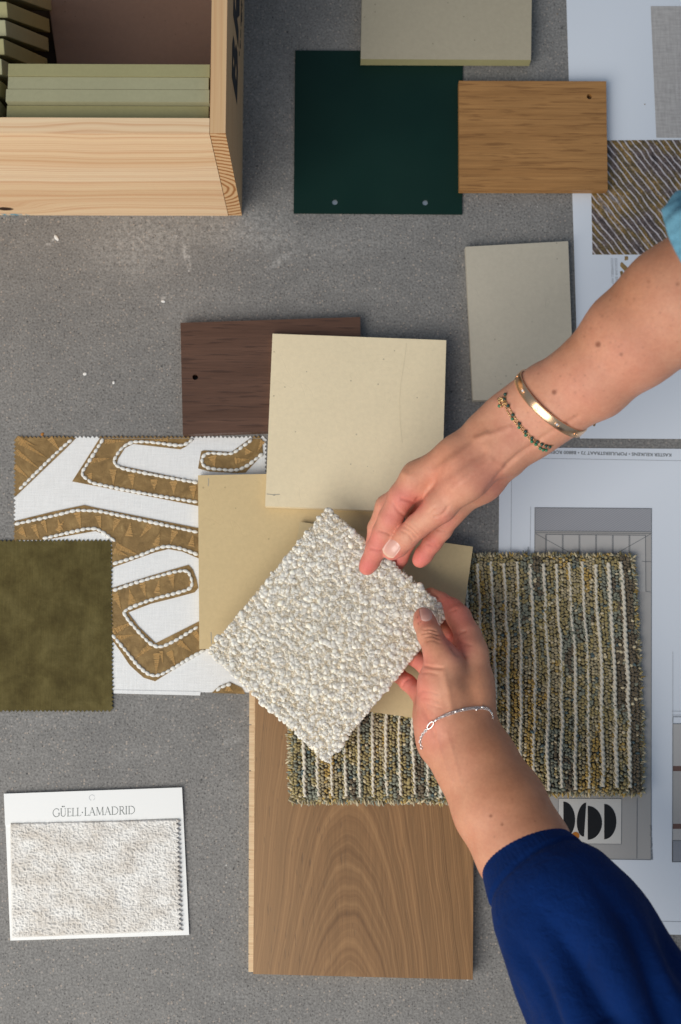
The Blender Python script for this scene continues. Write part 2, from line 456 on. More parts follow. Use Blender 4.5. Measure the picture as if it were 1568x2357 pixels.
def mat_paper(name='paper', c=(0.72, 0.765, 0.83), bump=0.05):
    m = M(name, 0.55, 0.35)
    m.color(m.ramp(m.noise(5, 2), [(0.3, tuple(x * 0.985 for x in c)), (0.7, c)]))
    m.bump(m.noise(900, 2), bump, 0.0001)
    return m.m
def mat_weave(name, c1, c2, scale, rough=0.85, bumps=0.5, sheen=0.0):
    m = M(name, rough, 0.15)
    x, y, z = m.sep()
    wx = m.math('SINE', m.math('MULTIPLY', x, scale)); wy = m.math('SINE', m.math('MULTIPLY', y, scale))
    w = m.math('MULTIPLY', wx, wy)
    th = m.math('ADD', m.noise(1, 2, 0.6, vec=m.mp((scale * .18, scale * .012, 1))), m.noise(1, 2, 0.6, vec=m.mp((scale * .012, scale * .18, 1))))
    f = m.math('ADD', m.math('MULTIPLY', w, 0.12), m.math('MULTIPLY', th, 0.5))
    m.color(m.ramp(f, [(0.32, c1), (0.68, c2)]))
    m.bump(m.math('ADD', w, m.math('MULTIPLY', th, 1.5)), bumps, 0.0003)
    if sheen: m.set(Sheen_Weight=sheen, Sheen_Roughness=0.4)
    return m.m
def mat_velvet():
    m = M('olive_velvet', 0.8, 0.12)
    a = m.noise(38, 5, 0.68, dist=0.3); b = m.noise(150, 4, 0.65, dist=0.4)
    c = m.ramp(a, [(0.32, (0.064, 0.049, 0.016)), (0.5, (0.094, 0.075, 0.026)), (0.70, (0.130, 0.106, 0.040))])
    c = m.mix(0.35, c, m.ramp(b, [(0.3, 0.34), (0.7, 0.64)]), 'OVERLAY')
    th = m.noise(1, 3, 0.7, vec=m.mp((900, 40, 1)))
    c = m.mix(0.3, c, m.ramp(th, [(0.3, 0.3), (0.7, 0.7)]), 'OVERLAY')
    br = m.ramp(m.noise(1, 4, 0.6, vec=m.mp((30, 9, 1), rot=(0, 0, .5)), dist=.5), [(0.35, 0.34), (0.65, 0.66)]); c = m.mix(0.35, c, br, 'OVERLAY')
    m.color(c).set(Sheen_Weight=0.18, Sheen_Roughness=0.45, Sheen_Tint=(0.62, 0.56, 0.34, 1))
    m.bump(m.math('ADD', m.noise(700, 2), m.math('MULTIPLY', a, 3.0)), 0.4, 0.0004)
    return m.m
def mat_gold_fabric():
    m = M('gold_fabric', 0.55, 0.3)
    a = m.noise(95, 4, 0.6, dist=0.9)
    c = m.ramp(a, [(0.3, (0.160, 0.096, 0.030)), (0.55, (0.250, 0.155, 0.055)), (0.75, (0.36, 0.235, 0.092))])
    m.color(c).set(Sheen_Weight=0.3)
    m.bump(m.math('ADD', a, m.noise(900, 2)), 0.5, 0.0006)
    return m.m
def mat_vcol(name, rough=0.85, nscale=900, bump=0.5, sheen=0.2, amt=0.35, spec=0.15, bd=0.0005):
    m = M(name, rough, spec)
    n = m.noise(nscale, 3, 0.7)
    m.color(m.mix(amt, m.attr(), m.ramp(n, [(0.25, 0.22), (0.75, 0.78)]), 'OVERLAY')).set(Sheen_Weight=sheen)
    m.bump(n, bump, bd)
    return m.m
def mat_skin(name):
    m = M(name, 0.46, 0.38)
    blot = m.noise(75, 3, 0.6); fine = m.noise(420, 3, 0.65)
    c = m.mix(0.42, m.attr(), m.ramp(blot, [(0.3, (0.42, 0.36, 0.33)), (0.7, (0.60, 0.58, 0.56))]), 'OVERLAY')
    c = m.mix(0.22, c, m.ramp(fine, [(0.3, 0.35), (0.7, 0.65)]), 'OVERLAY')
    m.color(c)
    m.set(Subsurface_Weight=0.12, Subsurface_Radius=(1.0, 0.35, 0.2), Subsurface_Scale=0.003)
    m.put(m.b.inputs['Roughness'], m.ramp(m.noise(160, 3), [(0.3, 0.36), (0.7, 0.58)]))
    v = m.voro(1100, feature='DISTANCE_TO_EDGE')
    h = m.math('ADD', m.math('MULTIPLY', m.math('MINIMUM', v, 0.12), 4.0), m.math('MULTIPLY', m.noise(260, 4, 0.7), 1.2))
    m.bump(h, 0.45, 0.0004)
    return m.m
def mat_metal(name, c, rough):
    m = M(name, rough); m.color(m.ramp(m.noise(40, 2), [(0.3, tuple(x * .93 for x in c)), (0.7, c)])).set(Metallic=1.0)
    return m.m

MAT = dict(
    concrete=mat_concrete(),
    cream=mat_mineral('cream_mineral', (0.79, 0.675, 0.462)),
    tan=mat_mineral('tan_mineral', (0.59, 0.455, 0.25)),
    sand=mat_mineral('sand_mineral', (0.60, 0.475, 0.27), speck=0.15),
    greige=mat_mineral('greige_mineral', (0.50, 0.455, 0.365)),
    taupe=mat_mineral('taupe_mineral', (0.42, 0.37, 0.27)),
    khaki=mat_mineral('khaki_edge', (0.33, 0.305, 0.155), amp=.12, speck=0.0),
    khaki2=mat_mineral('pale_khaki_edge', (0.355, 0.34, 0.21), amp=.12, speck=0.0),
    brown_tile=mat_mineral('rosy_brown_mineral', (0.215, 0.140, 0.108)),
    oak=mat_oak('golden_oak', (0.30, 0.143, 0.045), (0.43, 0.222, 0.078), (0.16, 0.068, 0.020)),
    smoked=mat_oak('smoked_oak', (0.083, 0.041, 0.026), (0.125, 0.065, 0.043), (0.035, 0.017, 0.012)),
    walnut=mat_walnut(), pine=mat_pine(), pine_side=mat_pine_side(), endgrain=mat_endgrain(),
    tongue=mat_oak('pale_pine_tongue', (0.60, 0.42, 0.24), (0.74, 0.55, 0.34), (0.5, 0.33, 0.18), along='x'),
    groove=plain('dark_groove', (0.03, 0.02, 0.012), 0.9),
    paper=mat_paper(), card=mat_paper('card', (0.83, 0.835, 0.82), 0.25),
    ink=plain('ink', (0.03, 0.03, 0.035), 0.6), greyink=plain('grey_ink', (0.16, 0.17, 0.18), 0.6),
    faint=plain('faint_ink', (0.36, 0.38, 0.41), 0.6),
    black=plain('black_print', (0.012, 0.012, 0.013), 0.5), orange=plain('orange_print', (0.42, 0.15, 0.02), 0.5),
    velvet=mat_velvet(), gold=mat_gold_fabric(),
    linen=mat_weave('white_linen', (0.74, 0.745, 0.74), (0.86, 0.865, 0.86), 5200, bumps=0.35),
    steel=mat_metal('steel', (0.62, 0.63, 0.62), 0.4), silver=mat_metal('silver', (0.90, 0.88, 0.86), 0.18),
    rosegold=mat_metal('rose_gold', (1.0, 0.64, 0.38), 0.24), goldchain=mat_metal('gold_chain', (0.85, 0.58, 0.28), 0.25),
    bead_d=plain('dark_green_bead', (0.012, 0.06, 0.045), 0.25, 0.5), bead_l=plain('bright_green_bead', (0.03, 0.20, 0.10), 0.25, 0.5),
)
def mat_green():
    m = M('dark_green_coating', 0.5, 0.16)
    m.color(m.ramp(m.noise(8, 3), [(0.3, (0.0035, 0.019, 0.015)), (0.7, (0.0055, 0.026, 0.020))]))
    m.put(m.b.inputs['Roughness'], m.ramp(m.noise(11, 4, 0.6, dist=.6), [(0.3, 0.40), (0.7, 0.62)]))
    m.bump(m.noise(500, 2), 0.12, 0.0001); return m.m
MAT['green'] = mat_green()

# ================================================================== FLOOR
bm = bmesh.new()
bm.faces.new([bm.verts.new(p) for p in ((-4, -4, 0), (4, -4, 0), (4, 4, 0), (-4, 4, 0))])
fl = bm_obj('concrete_floor', bm, MAT['concrete']); fl['kind'] = 'structure'
fl['label'] = 'grey speckled concrete floor with chalky smudges'

# ================================================================== CRATE
HC = 0.160
cr = U(557, 497)                                    # outer lower front right corner
X1 = cr.x; Y0 = cr.y; TB = 0.0125
XS = X1 - 0.012; XL = X1 - 0.62; YB = Y0 + 0.34
def box_bm(x0, x1, y0, y1, z0, z1, bm=None):
    bm = bm or bmesh.new()
    v = [bm.verts.new((x, y, z)) for z in (z0, z1) for y in (y0, y1) for x in (x0, x1)]
    for q in ((0, 1, 3, 2), (4, 6, 7, 5), (0, 4, 5, 1), (1, 5, 7, 3), (3, 7, 6, 2), (2, 6, 4, 0)): bm.faces.new([v[i] for i in q])
    return bm
crate = empty('wooden_crate', (X1 - 0.2, Y0 + 0.17, 0))
setp(crate, 'open pale pine crate with knotty front and black lettering on its side, holding tiles', 'crate')
bm = box_bm(XL, XS - 0.0003, Y0, Y0 + TB, 0.0, HC)
fb = bm_obj('front_board', bm, MAT['pine'], crate, origin=(XS - 0.17, Y0, 0), bevel=0.0006)
# side board: front end shows end grain
bm = box_bm(XS, X1, Y0 + 0.0004, YB, 0.0, HC)
sb = bm_obj('side_board', bm, MAT['pine_side'], crate, origin=(X1, Y0, 0), bevel=0.0006)
sb.data.materials.append(MAT['endgrain'])
for p in sb.data.polygons:
    if p.normal.y < -0.8: p.material_index = 1
bm_obj('side_board', box_bm(XL - 0.012, XL, Y0, YB, 0, HC), MAT['pine_side'], crate, origin=(XL, Y0, 0), bevel=0.0006)
bm_obj('back_board', box_bm(XL, XS, YB - TB, YB - 0.0004, 0, HC), MAT['pine'], crate, origin=(XS - 0.17, YB, 0), bevel=0.0006)
bm_obj('bottom_board', box_bm(XL, XS - 0.0005, Y0 + TB + 0.0005, YB - TB - 0.0005, 0.002, 0.010), plain('shaded_bottom', (0.035, 0.022, 0.014), 0.9), crate, origin=(XS, Y0, 0))  # near-black colour paints the crate's inner shade on to the board
# lettering on the outer side
def side_poly(polys, name, mat):
    bm = bmesh.new()
    for poly, holes in polys:
        te = []
        for lp in [poly] + holes:
            vs = []
            for (u, v) in lp:
                p = UX(431.5 + 0.1099 * u, 0.1099 * v, X1 + 0.0002); vs.append(bm.verts.new(p))
            te += [bm.edges.new((vs[i], vs[(i + 1) % len(vs)])) for i in range(len(vs))]
        bmesh.ops.triangle_fill(bm, edges=te, use_beauty=True)
    return bm_obj(name, bm, mat, crate)
side_poly([([(975, -300), (1095, -300), (1095, 320), (1045, 385), (1075, 640), (1068, 1010), (1010, 600), (960, 320)],
            [[(990, -200), (1023, -200), (1023, 255), (1000, 120)]]),
           ([(965, 740), (990, 880), (997, 1040), (1022, 915), (1052, 1100), (1060, 1500), (1042, 2200), (960, 1760), (932, 1600), (945, 900)],
            [[(968, 1170), (983, 1280), (980, 1440), (958, 1330)], [(1018, 1310), (1033, 1450), (1030, 1700), (1002, 1560)]])],
          'lettering', MAT['ink'])
bm = bmesh.new()
for i, (u0, v0, v1) in enumerate([(1136, -40, 140), (1130, 160, 560), (1122, 600, 800), (1108, 830, 1010), (1092, 1060, 1180), (1150, 60, 200), (1146, 240, 470), (1112, 900, 1030)]):
    w = 5
    bm.faces.new([bm.verts.new(UX(431.5 + .1099 * a, .1099 * b, X1 + 0.0002)) for a, b in ((u0 - w, v0), (u0 + w, v0 + 30), (u0, v1), (u0 - 2 * w, v1 - 20))])
bm_obj('fine_lettering', bm, MAT['ink'], crate)

# tiles standing in the crate
def crate_tile(x0, x1, y0, y1, z0, z1, mat, label, rot=None, pivot=None, group='khaki tiles stood on edge in the crate'):
    bm = box_bm(x0, x1, y0, y1, z0, z1)
    if rot: bmesh.ops.rotate(bm, verts=bm.verts, cent=pivot, matrix=rot)
    c = sum((v.co for v in bm.verts), Vector()) / len(bm.verts)
    o = bm_obj('tile', bm, mat, None, origin=c, bevel=0.0007)
    return setp(o, label, 'tile', group)
zt = 0.155
ys = [U(200, yy, zt).y for yy in (149, 177.5, 206, 235, 264)]
xl = U(18, 206, zt).x; xr = XS - 0.0012
lab = ['rearmost khaki tile of the four standing flat against each other in the crate', 'second khaki tile from the back in the row of four, slightly paler',
       'third khaki tile from the back in the row of four in the crate', 'khaki tile of the row of four nearest the crate front, mostly shaded']
for i in range(4):
    dx = (0.0, 0.0008, 0.0002, -0.0012)[i]
    crate_tile(xl - (0, 0.0, 0.0012, 0.0018)[i], xr - abs(dx), ys[i + 1] + 0.0004, ys[i], 0.010, zt + (0.001, 0, 0, -0.006)[i], MAT['khaki' if i in (0, 3) else 'khaki2'], lab[i])
# leaning tiles at the left
ytops = [-45, 5, 47, 90, 136, 184, 226, 262]
order = ['topmost', 'second', 'third', 'fourth', 'fifth', 'sixth', 'seventh', 'lowest']
for i, yt in enumerate(ytops):
    xr_ = U((22, 17, 14, 10, 5, 0, -4, -8)[i], yt, 0.150).x
    yy = U(10, yt, 0.150).y
    ang = math.radians((27, 26, 25, 23.5, 21, 16, 9, 4)[i])
    # box upright first with its top at yy, then leaned so that the foot moves away from the viewer
    rot = Matrix.Rotation(ang, 3, 'X')
    crate_tile(xr_ - 0.15, xr_, yy - 0.0122, yy - 0.0006, 0.012, 0.152, MAT['khaki' if i % 2 else 'khaki2'],
               'khaki tile leaning at the left of the crate, %s in its row as pictured' % order[i], rot, Vector((0, yy, 0.152)))
# flat brown tile on the bottom
bt = [U(x, y, 0.02) for x, y in ((62, -330), (520, -330), (520, 185), (137, 185))]
bm = bmesh.new(); vv = [bm.verts.new((min(p.x, XS - 0.001), p.y, 0.020)) for p in bt]; bm.faces.new(vv)
r = bmesh.ops.extrude_face_region(bm, geom=bm.faces[:]); bmesh.ops.translate(bm, verts=[g for g in r['geom'] if isinstance(g, bmesh.types.BMVert)], vec=(0, 0, -0.0095))
o = bm_obj('tile', bm, MAT['brown_tile'], None, origin=(U(300, 60, .01)), bevel=0.0006)
setp(o, 'large rosy brown tile lying flat on the bottom of the crate', 'tile')

# ================================================================== TILES AND BOARDS ON THE FLOOR
o = slab('mineral_tile', [(836, -150), (1226, -150), (1222.5, 138), (830.5, 136)], [0.0030] * 4, 0.0105, MAT['taupe'], bevel=0.0006)
setp(o, 'thick taupe plaster tile with pale green edge, over the dark green sheet', 'tile')
o.data.materials.append(MAT['khaki'])
for p in o.data.polygons:
    if abs(p.normal.z) < 0.6: p.material_index = 1
gs = slab('coated_metal_sheet', [(679.5, 116), (1065.5, 118.5), (1064, 493), (676, 490.5)], [0.0003] * 4, 0.0015, MAT['green'],
          holes=[(771, 465, 6.5), (979, 466, 6.5)])
setp(gs, 'glossy dark green metal sheet with two small holes along its lower edge', 'colour sample')
for x, y in ((771, 465), (979, 466)):
    q = slab('hole_sticker', circ(x, y, 7.5), [0.0002] * 24, 0.0003, MAT['steel'], gs, bevel=0)
ob = slab('oak_board', [(1056.5, 186), (1395.5, 187), (1399, 437.5), (1057.5, 437)], [0.0022] * 4, 0.0072, MAT['oak'], holes=[(1357, 222, 6.2)])
setp(ob, 'golden oak sample board with one drilled hole over the green sheet and white paper', 'wood sample')
o = slab('greige_tile', [(1071.5, 568), (1308, 555), (1322, 917), (1089, 921)], [0.0008] * 4, 0.0065, MAT['greige'])
setp(o, 'small greige tile lying beside the white print above the bracelets', 'tile')
o = slab('smoked_oak_board', [(415.5, 743), (829.5, 729.5), (832, 985), (421, 1000)], [0.0002] * 4, 0.0105, MAT['smoked'], holes=[(449.5, 868, 6.6)])
setp(o, 'dark brown smoked oak board with one drilled hole, half under the cream tile', 'wood sample')
ocr = slab('cream_tile', [(627.5, 768), (1027.5, 783), (1016, 1181), (610.5, 1165)], [0.0108, 0.0135, 0.0215, 0.0130], 0.0068, MAT['cream'], bevel=0.0009)
setp(ocr, 'square cream mineral tile resting on the dark board and the tan tile', 'tile')
# small pencil ticks
def tick(parent, x0, y0, x1, y1, z, w=0.0006):
    return bm_obj('pencil_mark', lines_bm([(x0, y0, x1, y1)], z, w), MAT['greyink'], parent)
# tan tile leans from the fabric up on to the rug
o2 = slab('tan_tile', [(456, 1094), (858, 1086), (862, 1482), (459, 1494)], [0.0022, 0.0125, 0.0125, 0.0022], 0.0062, MAT['tan'], bevel=0.0007)
setp(o2, 'square tan mineral tile lying over the patterned fabric, below the cream tile', 'tile')
o3 = slab('sand_sheet', [(690, 1201), (1089, 1258.5), (1031, 1663), (629, 1608)], [0.0176, 0.0172, 0.0250, 0.0246], 0.0022, MAT['sand'], bevel=0.0004)
setp(o3, 'thin square sand coloured sheet on the rug, mostly under the nubbly swatch and hands', 'tile')

def marks(parent, key, name, polys, mat, w):
    nrm, p0 = TOPS[key]
    for pl_ in polys:
        P = [UPL(x, y, p0, nrm) for x, y in pl_]; bm = bmesh.new(); L_, R_ = [], []
        for i, p in enumerate(P):
            d = (P[min(i + 1, len(P) - 1)] - P[max(i - 1, 0)]); sd = Vector((-d.y, d.x, 0)).normalized() * w / 2
            L_.append(bm.verts.new(p - sd)); R_.append(bm.verts.new(p + sd))
        for i in range(len(P) - 1): bm.faces.new((L_[i], L_[i + 1], R_[i + 1], R_[i]))
        bm_obj(name, bm, mat, parent)
pm = plain('pencil_grey', (0.36, 0.33, 0.27), 0.7); cs = plain('trowel_ridge', (0.735, 0.64, 0.445), 0.7)
marks(ocr, 'cream_tile', 'pencil_mark', [[(614, 1137), (628, 1138.5), (644, 1138)], [(628, 1140), (634, 1140)]], pm, 0.0006)
marks(ocr, 'cream_tile', 'trowel_ridge', [[(936, 790), (933, 815), (928, 850), (923, 880), (920, 920), (921, 970), (926, 1020)]], cs, 0.0005)
marks(o2, 'tan_tile', 'pencil_mark', [[(480, 1101), (480.5, 1110), (479.5, 1119)], [(486, 1455), (487, 1482)]], pm, 0.0007)
# ================================================================== WALNUT PLANK
pl = empty('walnut_plank', U(836, 1900)); setp(pl, 'wide walnut floor plank with arched grain and a pale slotted tongue along its left side', 'floor plank')
PT = 0.0135
q = slab('veneer', [(588, 1545), (1092, 1545), (1088.5, 2255), (583, 2242)], [0.0098] * 4, 0.0038, MAT['walnut'], pl, bevel=0.0004)
q = slab('core', [(580, 1545), (1089, 1545), (1086.5, 2250.5), (574, 2237)], [0.0002] * 4, 0.0093, MAT['tongue'], pl, bevel=0.0003)
cuts = [1505, 1590, 1668, 1782, 1946, 1978 + 25, 2087, 2196, 2240]
ty = [1547, 1601, 1664.5, 1668.5, 1771, 1775, 1976, 1980, 2085.5, 2089.5, 2194.5, 2198.5, 2237]
segs = [(1547, 1667), (1669.5, 1773), (1775.5, 1878), (1878.8, 1977), (1979.5, 2086), (2088.5, 2195), (2197.5, 2237)]
for a, b in segs:
    slab('tongue_segment', [(574 - (a - 1600) * .003, a), (586, a), (585, b), (574 - (b - 1600) * .003, b)], [0.0048] * 4, 0.0048, MAT['tongue'], pl, bevel=0.0002)

# ================================================================== PAPERS
pa = slab('printed_sheet', [(1296, -260), (1900, -260), (1900, 1012), (1335, 1009)], [0.0003] * 4, 0.0003, MAT['paper'], bevel=0)
# true sheet outline: slightly bowed left edge
setp(pa, 'white printed sheet with grey linen and striped rug pictures, under the oak board', 'paper')
me = pa.data
ZP = 0.00075
def mat_linenprint():
    m = M('grey_linen_print', 0.6, 0.3)
    t = m.noise(1, 3, 0.7, vec=m.mp((500, 60, 1))); t2 = m.noise(1, 3, 0.7, vec=m.mp((60, 500, 1)))
    m.color(m.ramp(m.math('MULTIPLY', m.math('ADD', t, t2), 0.5), [(0.35, (0.36, 0.34, 0.33)), (0.65, (0.52, 0.50, 0.48))]))
    return m.m
def mat_rugprint():
    m = M('rug_photo_print', 0.5, 0.35)
    v = m.mp(rot=(0, 0, math.radians(54)))
    x, y, z = m.sep(v)
    ws = m.math('ADD', y, m.math('MULTIPLY', m.noise(55, 3), 0.0045))
    s = m.math('SINE', m.math('MULTIPLY', ws, 2 * math.pi / 0.0051))
    pal = m.ramp(m.noise(1, 3, 0.6, vec=m.mp((22, 70, 1), vec=v)), [(0.30, (0.045, 0.036, 0.036)), (0.42, (0.14, 0.105, 0.095)), (0.5, (0.13, 0.095, 0.045)), (0.58, (0.26, 0.16, 0.05)), (0.68, (0.23, 0.205, 0.20))])
    pal = m.mix(0.8, pal, m.ramp(m.noise(520, 3, 0.8), [(0.32, 0.12), (0.7, 0.88)]), 'OVERLAY')
    st = m.math('MULTIPLY', m.ramp(s, [(0.55, 0.0), (0.9, 1.0)]), m.ramp(m.noise(130, 2), [(0.3, 0.2), (0.5, 1.0)]))
    m.color(m.mix(m.math('MULTIPLY', st, 0.9), pal, (0.60, 0.56, 0.58)))
    return m.m
decal('linen_picture', [(1498, 14), (1640, 14), (1640, 318), (1511, 317)], ZP, mat_linenprint(), pa)
decal('rug_picture', [(1395, 323), (1700, 321), (1700, 586), (1364, 586), (1361, 430), (1397, 430)], ZP, mat_rugprint(), pa)
for poly in ([(1424, 590), (1448, 590), (1448, 596), (1424, 596)],):
    pass
motif = [[(1428, 606), (1432, 603), (1449, 620), (1446, 626), (1440, 626), (1428, 613)], [(1438, 590), (1446, 590), (1446, 598), (1438, 600)],
         [(1427, 625), (1432, 623), (1438, 633), (1430, 640)], [(1454, 608), (1462, 602), (1462, 612), (1452, 618)], [(1470, 590), (1484, 592), (1480, 600)]]
bm = bmesh.new()
for p in motif: bm.faces.new([bm.verts.new(U(x, y, ZP)) for x, y in p])
bm_obj('gold_motif_picture', bm, MAT['gold'], pa)
def text(name, s, p, size, rotdeg, mat, parent, z, align='LEFT', sx=1.0, weight=0.0):
    cu = bpy.data.curves.new(name, 'FONT'); cu.body = s; cu.size = size; cu.align_x = align; cu.resolution_u = 3; cu.offset = weight
    t = bpy.data.objects.new(name, cu); COL.objects.link(t)
    dg = bpy.context.evaluated_depsgraph_get()
    me = bpy.data.meshes.new_from_object(t.evaluated_get(dg)); bpy.data.objects.remove(t)
    me.transform(Matrix.Diagonal((sx, 1, 1, 1)))
    me.name = name
    me.materials.clear(); me.materials.append(mat)
    o = bpy.data.objects.new(name, me); COL.objects.link(o); o.parent = parent
    w = U(p[0], p[1], z)
    o.location = w - parent_loc(parent); o.rotation_euler = (0, 0, math.radians(rotdeg))
    return o
text('printed_text', 'OIZAMREELI ARP', (1406, 594), 0.0032, -90, MAT['faint'], pa, ZP)
text('printed_text', 'DESSOUNR BRUT', (1415, 594), 0.0032, -90, MAT['faint'], pa, ZP)
bm = bmesh.new()
for p in ([(1364, 975), (1372, 974), (1370, 981), (1366, 981)], [(1545, 838), (1560, 835), (1566, 842), (1550, 842)], [(1483, 239), (1486, 239), (1486, 241), (1483, 241)], [(1282, 31), (1285, 31), (1285, 32.5), (1282, 32.5)]):
    bm.faces.new([bm.verts.new(U(x, y, ZP)) for x, y in p])
bm_obj('gold_specks', bm, MAT['gold'], pa)['kind'] = 'stuff'

pb = slab('plan_sheet', [(1150, 1029.5), (1900, 1036), (1900, 2160), (1141, 2141)], [0.0004] * 4, 0.0003, MAT['paper'], bevel=0)
setp(pb, 'white sheet with grey interior elevation drawings, partly under the rug sample', 'paper')
ZQ = 0.0009
text('printed_text', 'KASTER KEUKENS \u2022 POPULIERSTRAAT 73 \u2022 B8800 ROESELARE \u2022 051 69 69 00 \u2022 INFO', (1546, 1044), 0.00405, 178.6, MAT['greyink'], pb, ZQ, weight=0.00006, sx=1.08)
text('printed_text', 'Aanzicht: Haard en TV-wand', (1503.5, 1979), 0.0029, 90, MAT['ink'], pb, ZQ, sx=0.83)
text('printed_text', '1800', (1219, 1272), 0.0026, 90, MAT['greyink'], pb, ZQ)
segsP = [(1178, 1060, 1176, 1290), (1178, 1054, 1600, 1061), (1222, 1166, 1220, 1290), (1144, 2115, 1600, 2122), (1549, 1500, 1549, 1790), (1547, 1637, 1600, 1637), (1547, 1646, 1600, 1646)]
for sg_ in segsP: bm_obj('frame_line', lines_bm([sg_], ZQ, 0.00035), MAT['faint'], pb)
def flat(name, rgb, n=0.04):
    m = M(name, 0.55, 0.3); b = np.array(rgb)
    m.color(m.ramp(m.noise(12, 2), [(0.3, tuple(b * (1 - n))), (0.7, tuple(b * (1 + n)))])); return m.m
def mat_hatch():
    m = M('hatched_print', 0.55, 0.3)
    x, y, z = m.sep(m.mp(rot=(0, 0, math.radians(-32))))
    s = m.math('SINE', m.math('MULTIPLY', y, 2 * math.pi / 0.0016))
    m.color(m.ramp(m.math('MULTIPLY_ADD', s, 0.5, 0.5), [(0.2, (0.36, 0.365, 0.39)), (0.8, (0.28, 0.285, 0.31))])); return m.m
mh = mat_hatch(); mg = flat('wall_print', (0.40, 0.385, 0.37)); mb = flat('brown_band_print', (0.15, 0.085, 0.07)); mdg = flat('dark_grey_print', (0.27, 0.28, 0.31))
mgl = flat('light_wall_print', (0.47, 0.455, 0.44))
decal('ceiling_band', [(1231.5, 1169), (1499, 1171), (1499, 1223), (1231.5, 1221.5)], ZQ, mh, pb)
decal('wall_elevation', [(1231.5, 1222.5), (1499, 1224), (1498.5, 1978), (1226, 1975)], ZQ, mg, pb)
decal('panelled_wall', [(1257, 1231), (1485, 1233), (1485, 1362), (1257, 1362)], ZQ + 0.0001, mgl, pb)
el = [(1231, 1168.5, 1500, 1170.5), (1231.5, 1168, 1228, 1976), (1500, 1170, 1499, 1979), (1226, 1975.5, 1499.5, 1979), (1231, 1222, 1499.5, 1224), (1231, 1226, 1499.5, 1228),
      (1256, 1230, 1486, 1232), (1486, 1231, 1487, 1362), (1467, 1837, 1466, 1976), (1499, 1363, 1487, 1361), (1500, 1293, 1478, 1292)]
for k in range(6):
    x = 1256 + k * 38.4
    el += [(x, 1231, x, 1300), (x + 2.2, 1231, x + 2.2, 1300)]
el += [(1233, 1228, 1330, 1282), (1498, 1229, 1405, 1282)]
bm_obj('elevation_line', lines_bm(el, ZQ + 0.0002, 0.0005), MAT['greyink'], pb)
# picture print with half round shapes
fr = [(1286, 1838), (1431, 1838.5), (1430, 1943), (1284, 1942)]
decal('art_print', fr, ZQ + 0.0002, flat('art_ground', (0.62, 0.60, 0.565)), pb, 'pale square with black half rounds and an orange dot')
bm_obj('art_print_border', lines_bm([(*fr[i], *fr[(i + 1) % 4]) for i in range(4)], ZQ + 0.0003, 0.0003), MAT['greyink'], pb)
def half(xs, y0, y1, w, right=True, slant=0):
    cy_ = (y0 + y1) / 2; ry = (y1 - y0) / 2
    pts = []
    for t in np.linspace(-math.pi / 2, math.pi / 2, 18):
        pts.append((xs + (w * math.cos(t) if right else -w * math.cos(t)) + slant * math.sin(t), cy_ + ry * math.sin(t)))
    return pts
bm = bmesh.new()
for hp in (half(1297, 1845, 1930, 27), half(1347, 1847.5, 1926, 19, False, -2.5), half(1353, 1855, 1933, 33), half(1391, 1850.5, 1932, 28)):
    bm.faces.new([bm.verts.new(U(x, y, ZQ + 0.00035)) for x, y in hp])
bm_obj('half_round_print', bm, MAT['black'], pb)
decal('dot_print', circ(1325, 1924, 9), ZQ + 0.00045, MAT['orange'], pb)
# second elevation at the right edge
for (ya, yb_, mm) in ((1666, 1763, mgl), (1763, 1775, mb), (1775, 1896, mg), (1896, 1908, mb), (1908, 1935, mgl), (1935, 1984, mdg)):
    decal('elevation_band', [(1549.5, ya), (1640, ya), (1640, yb_), (1548.5, yb_)], ZQ, mm, pb)
bm_obj('elevation_line', lines_bm([(1549, 1650, 1548, 1984), (1549, 1650, 1640, 1650), (1549, 1666, 1640, 1666), (1548, 1935, 1640, 1935), (1548, 1984, 1640, 1984), (1548, 1935, 1548, 1984)], ZQ + 0.0002, 0.0005), MAT['greyink'], pb)

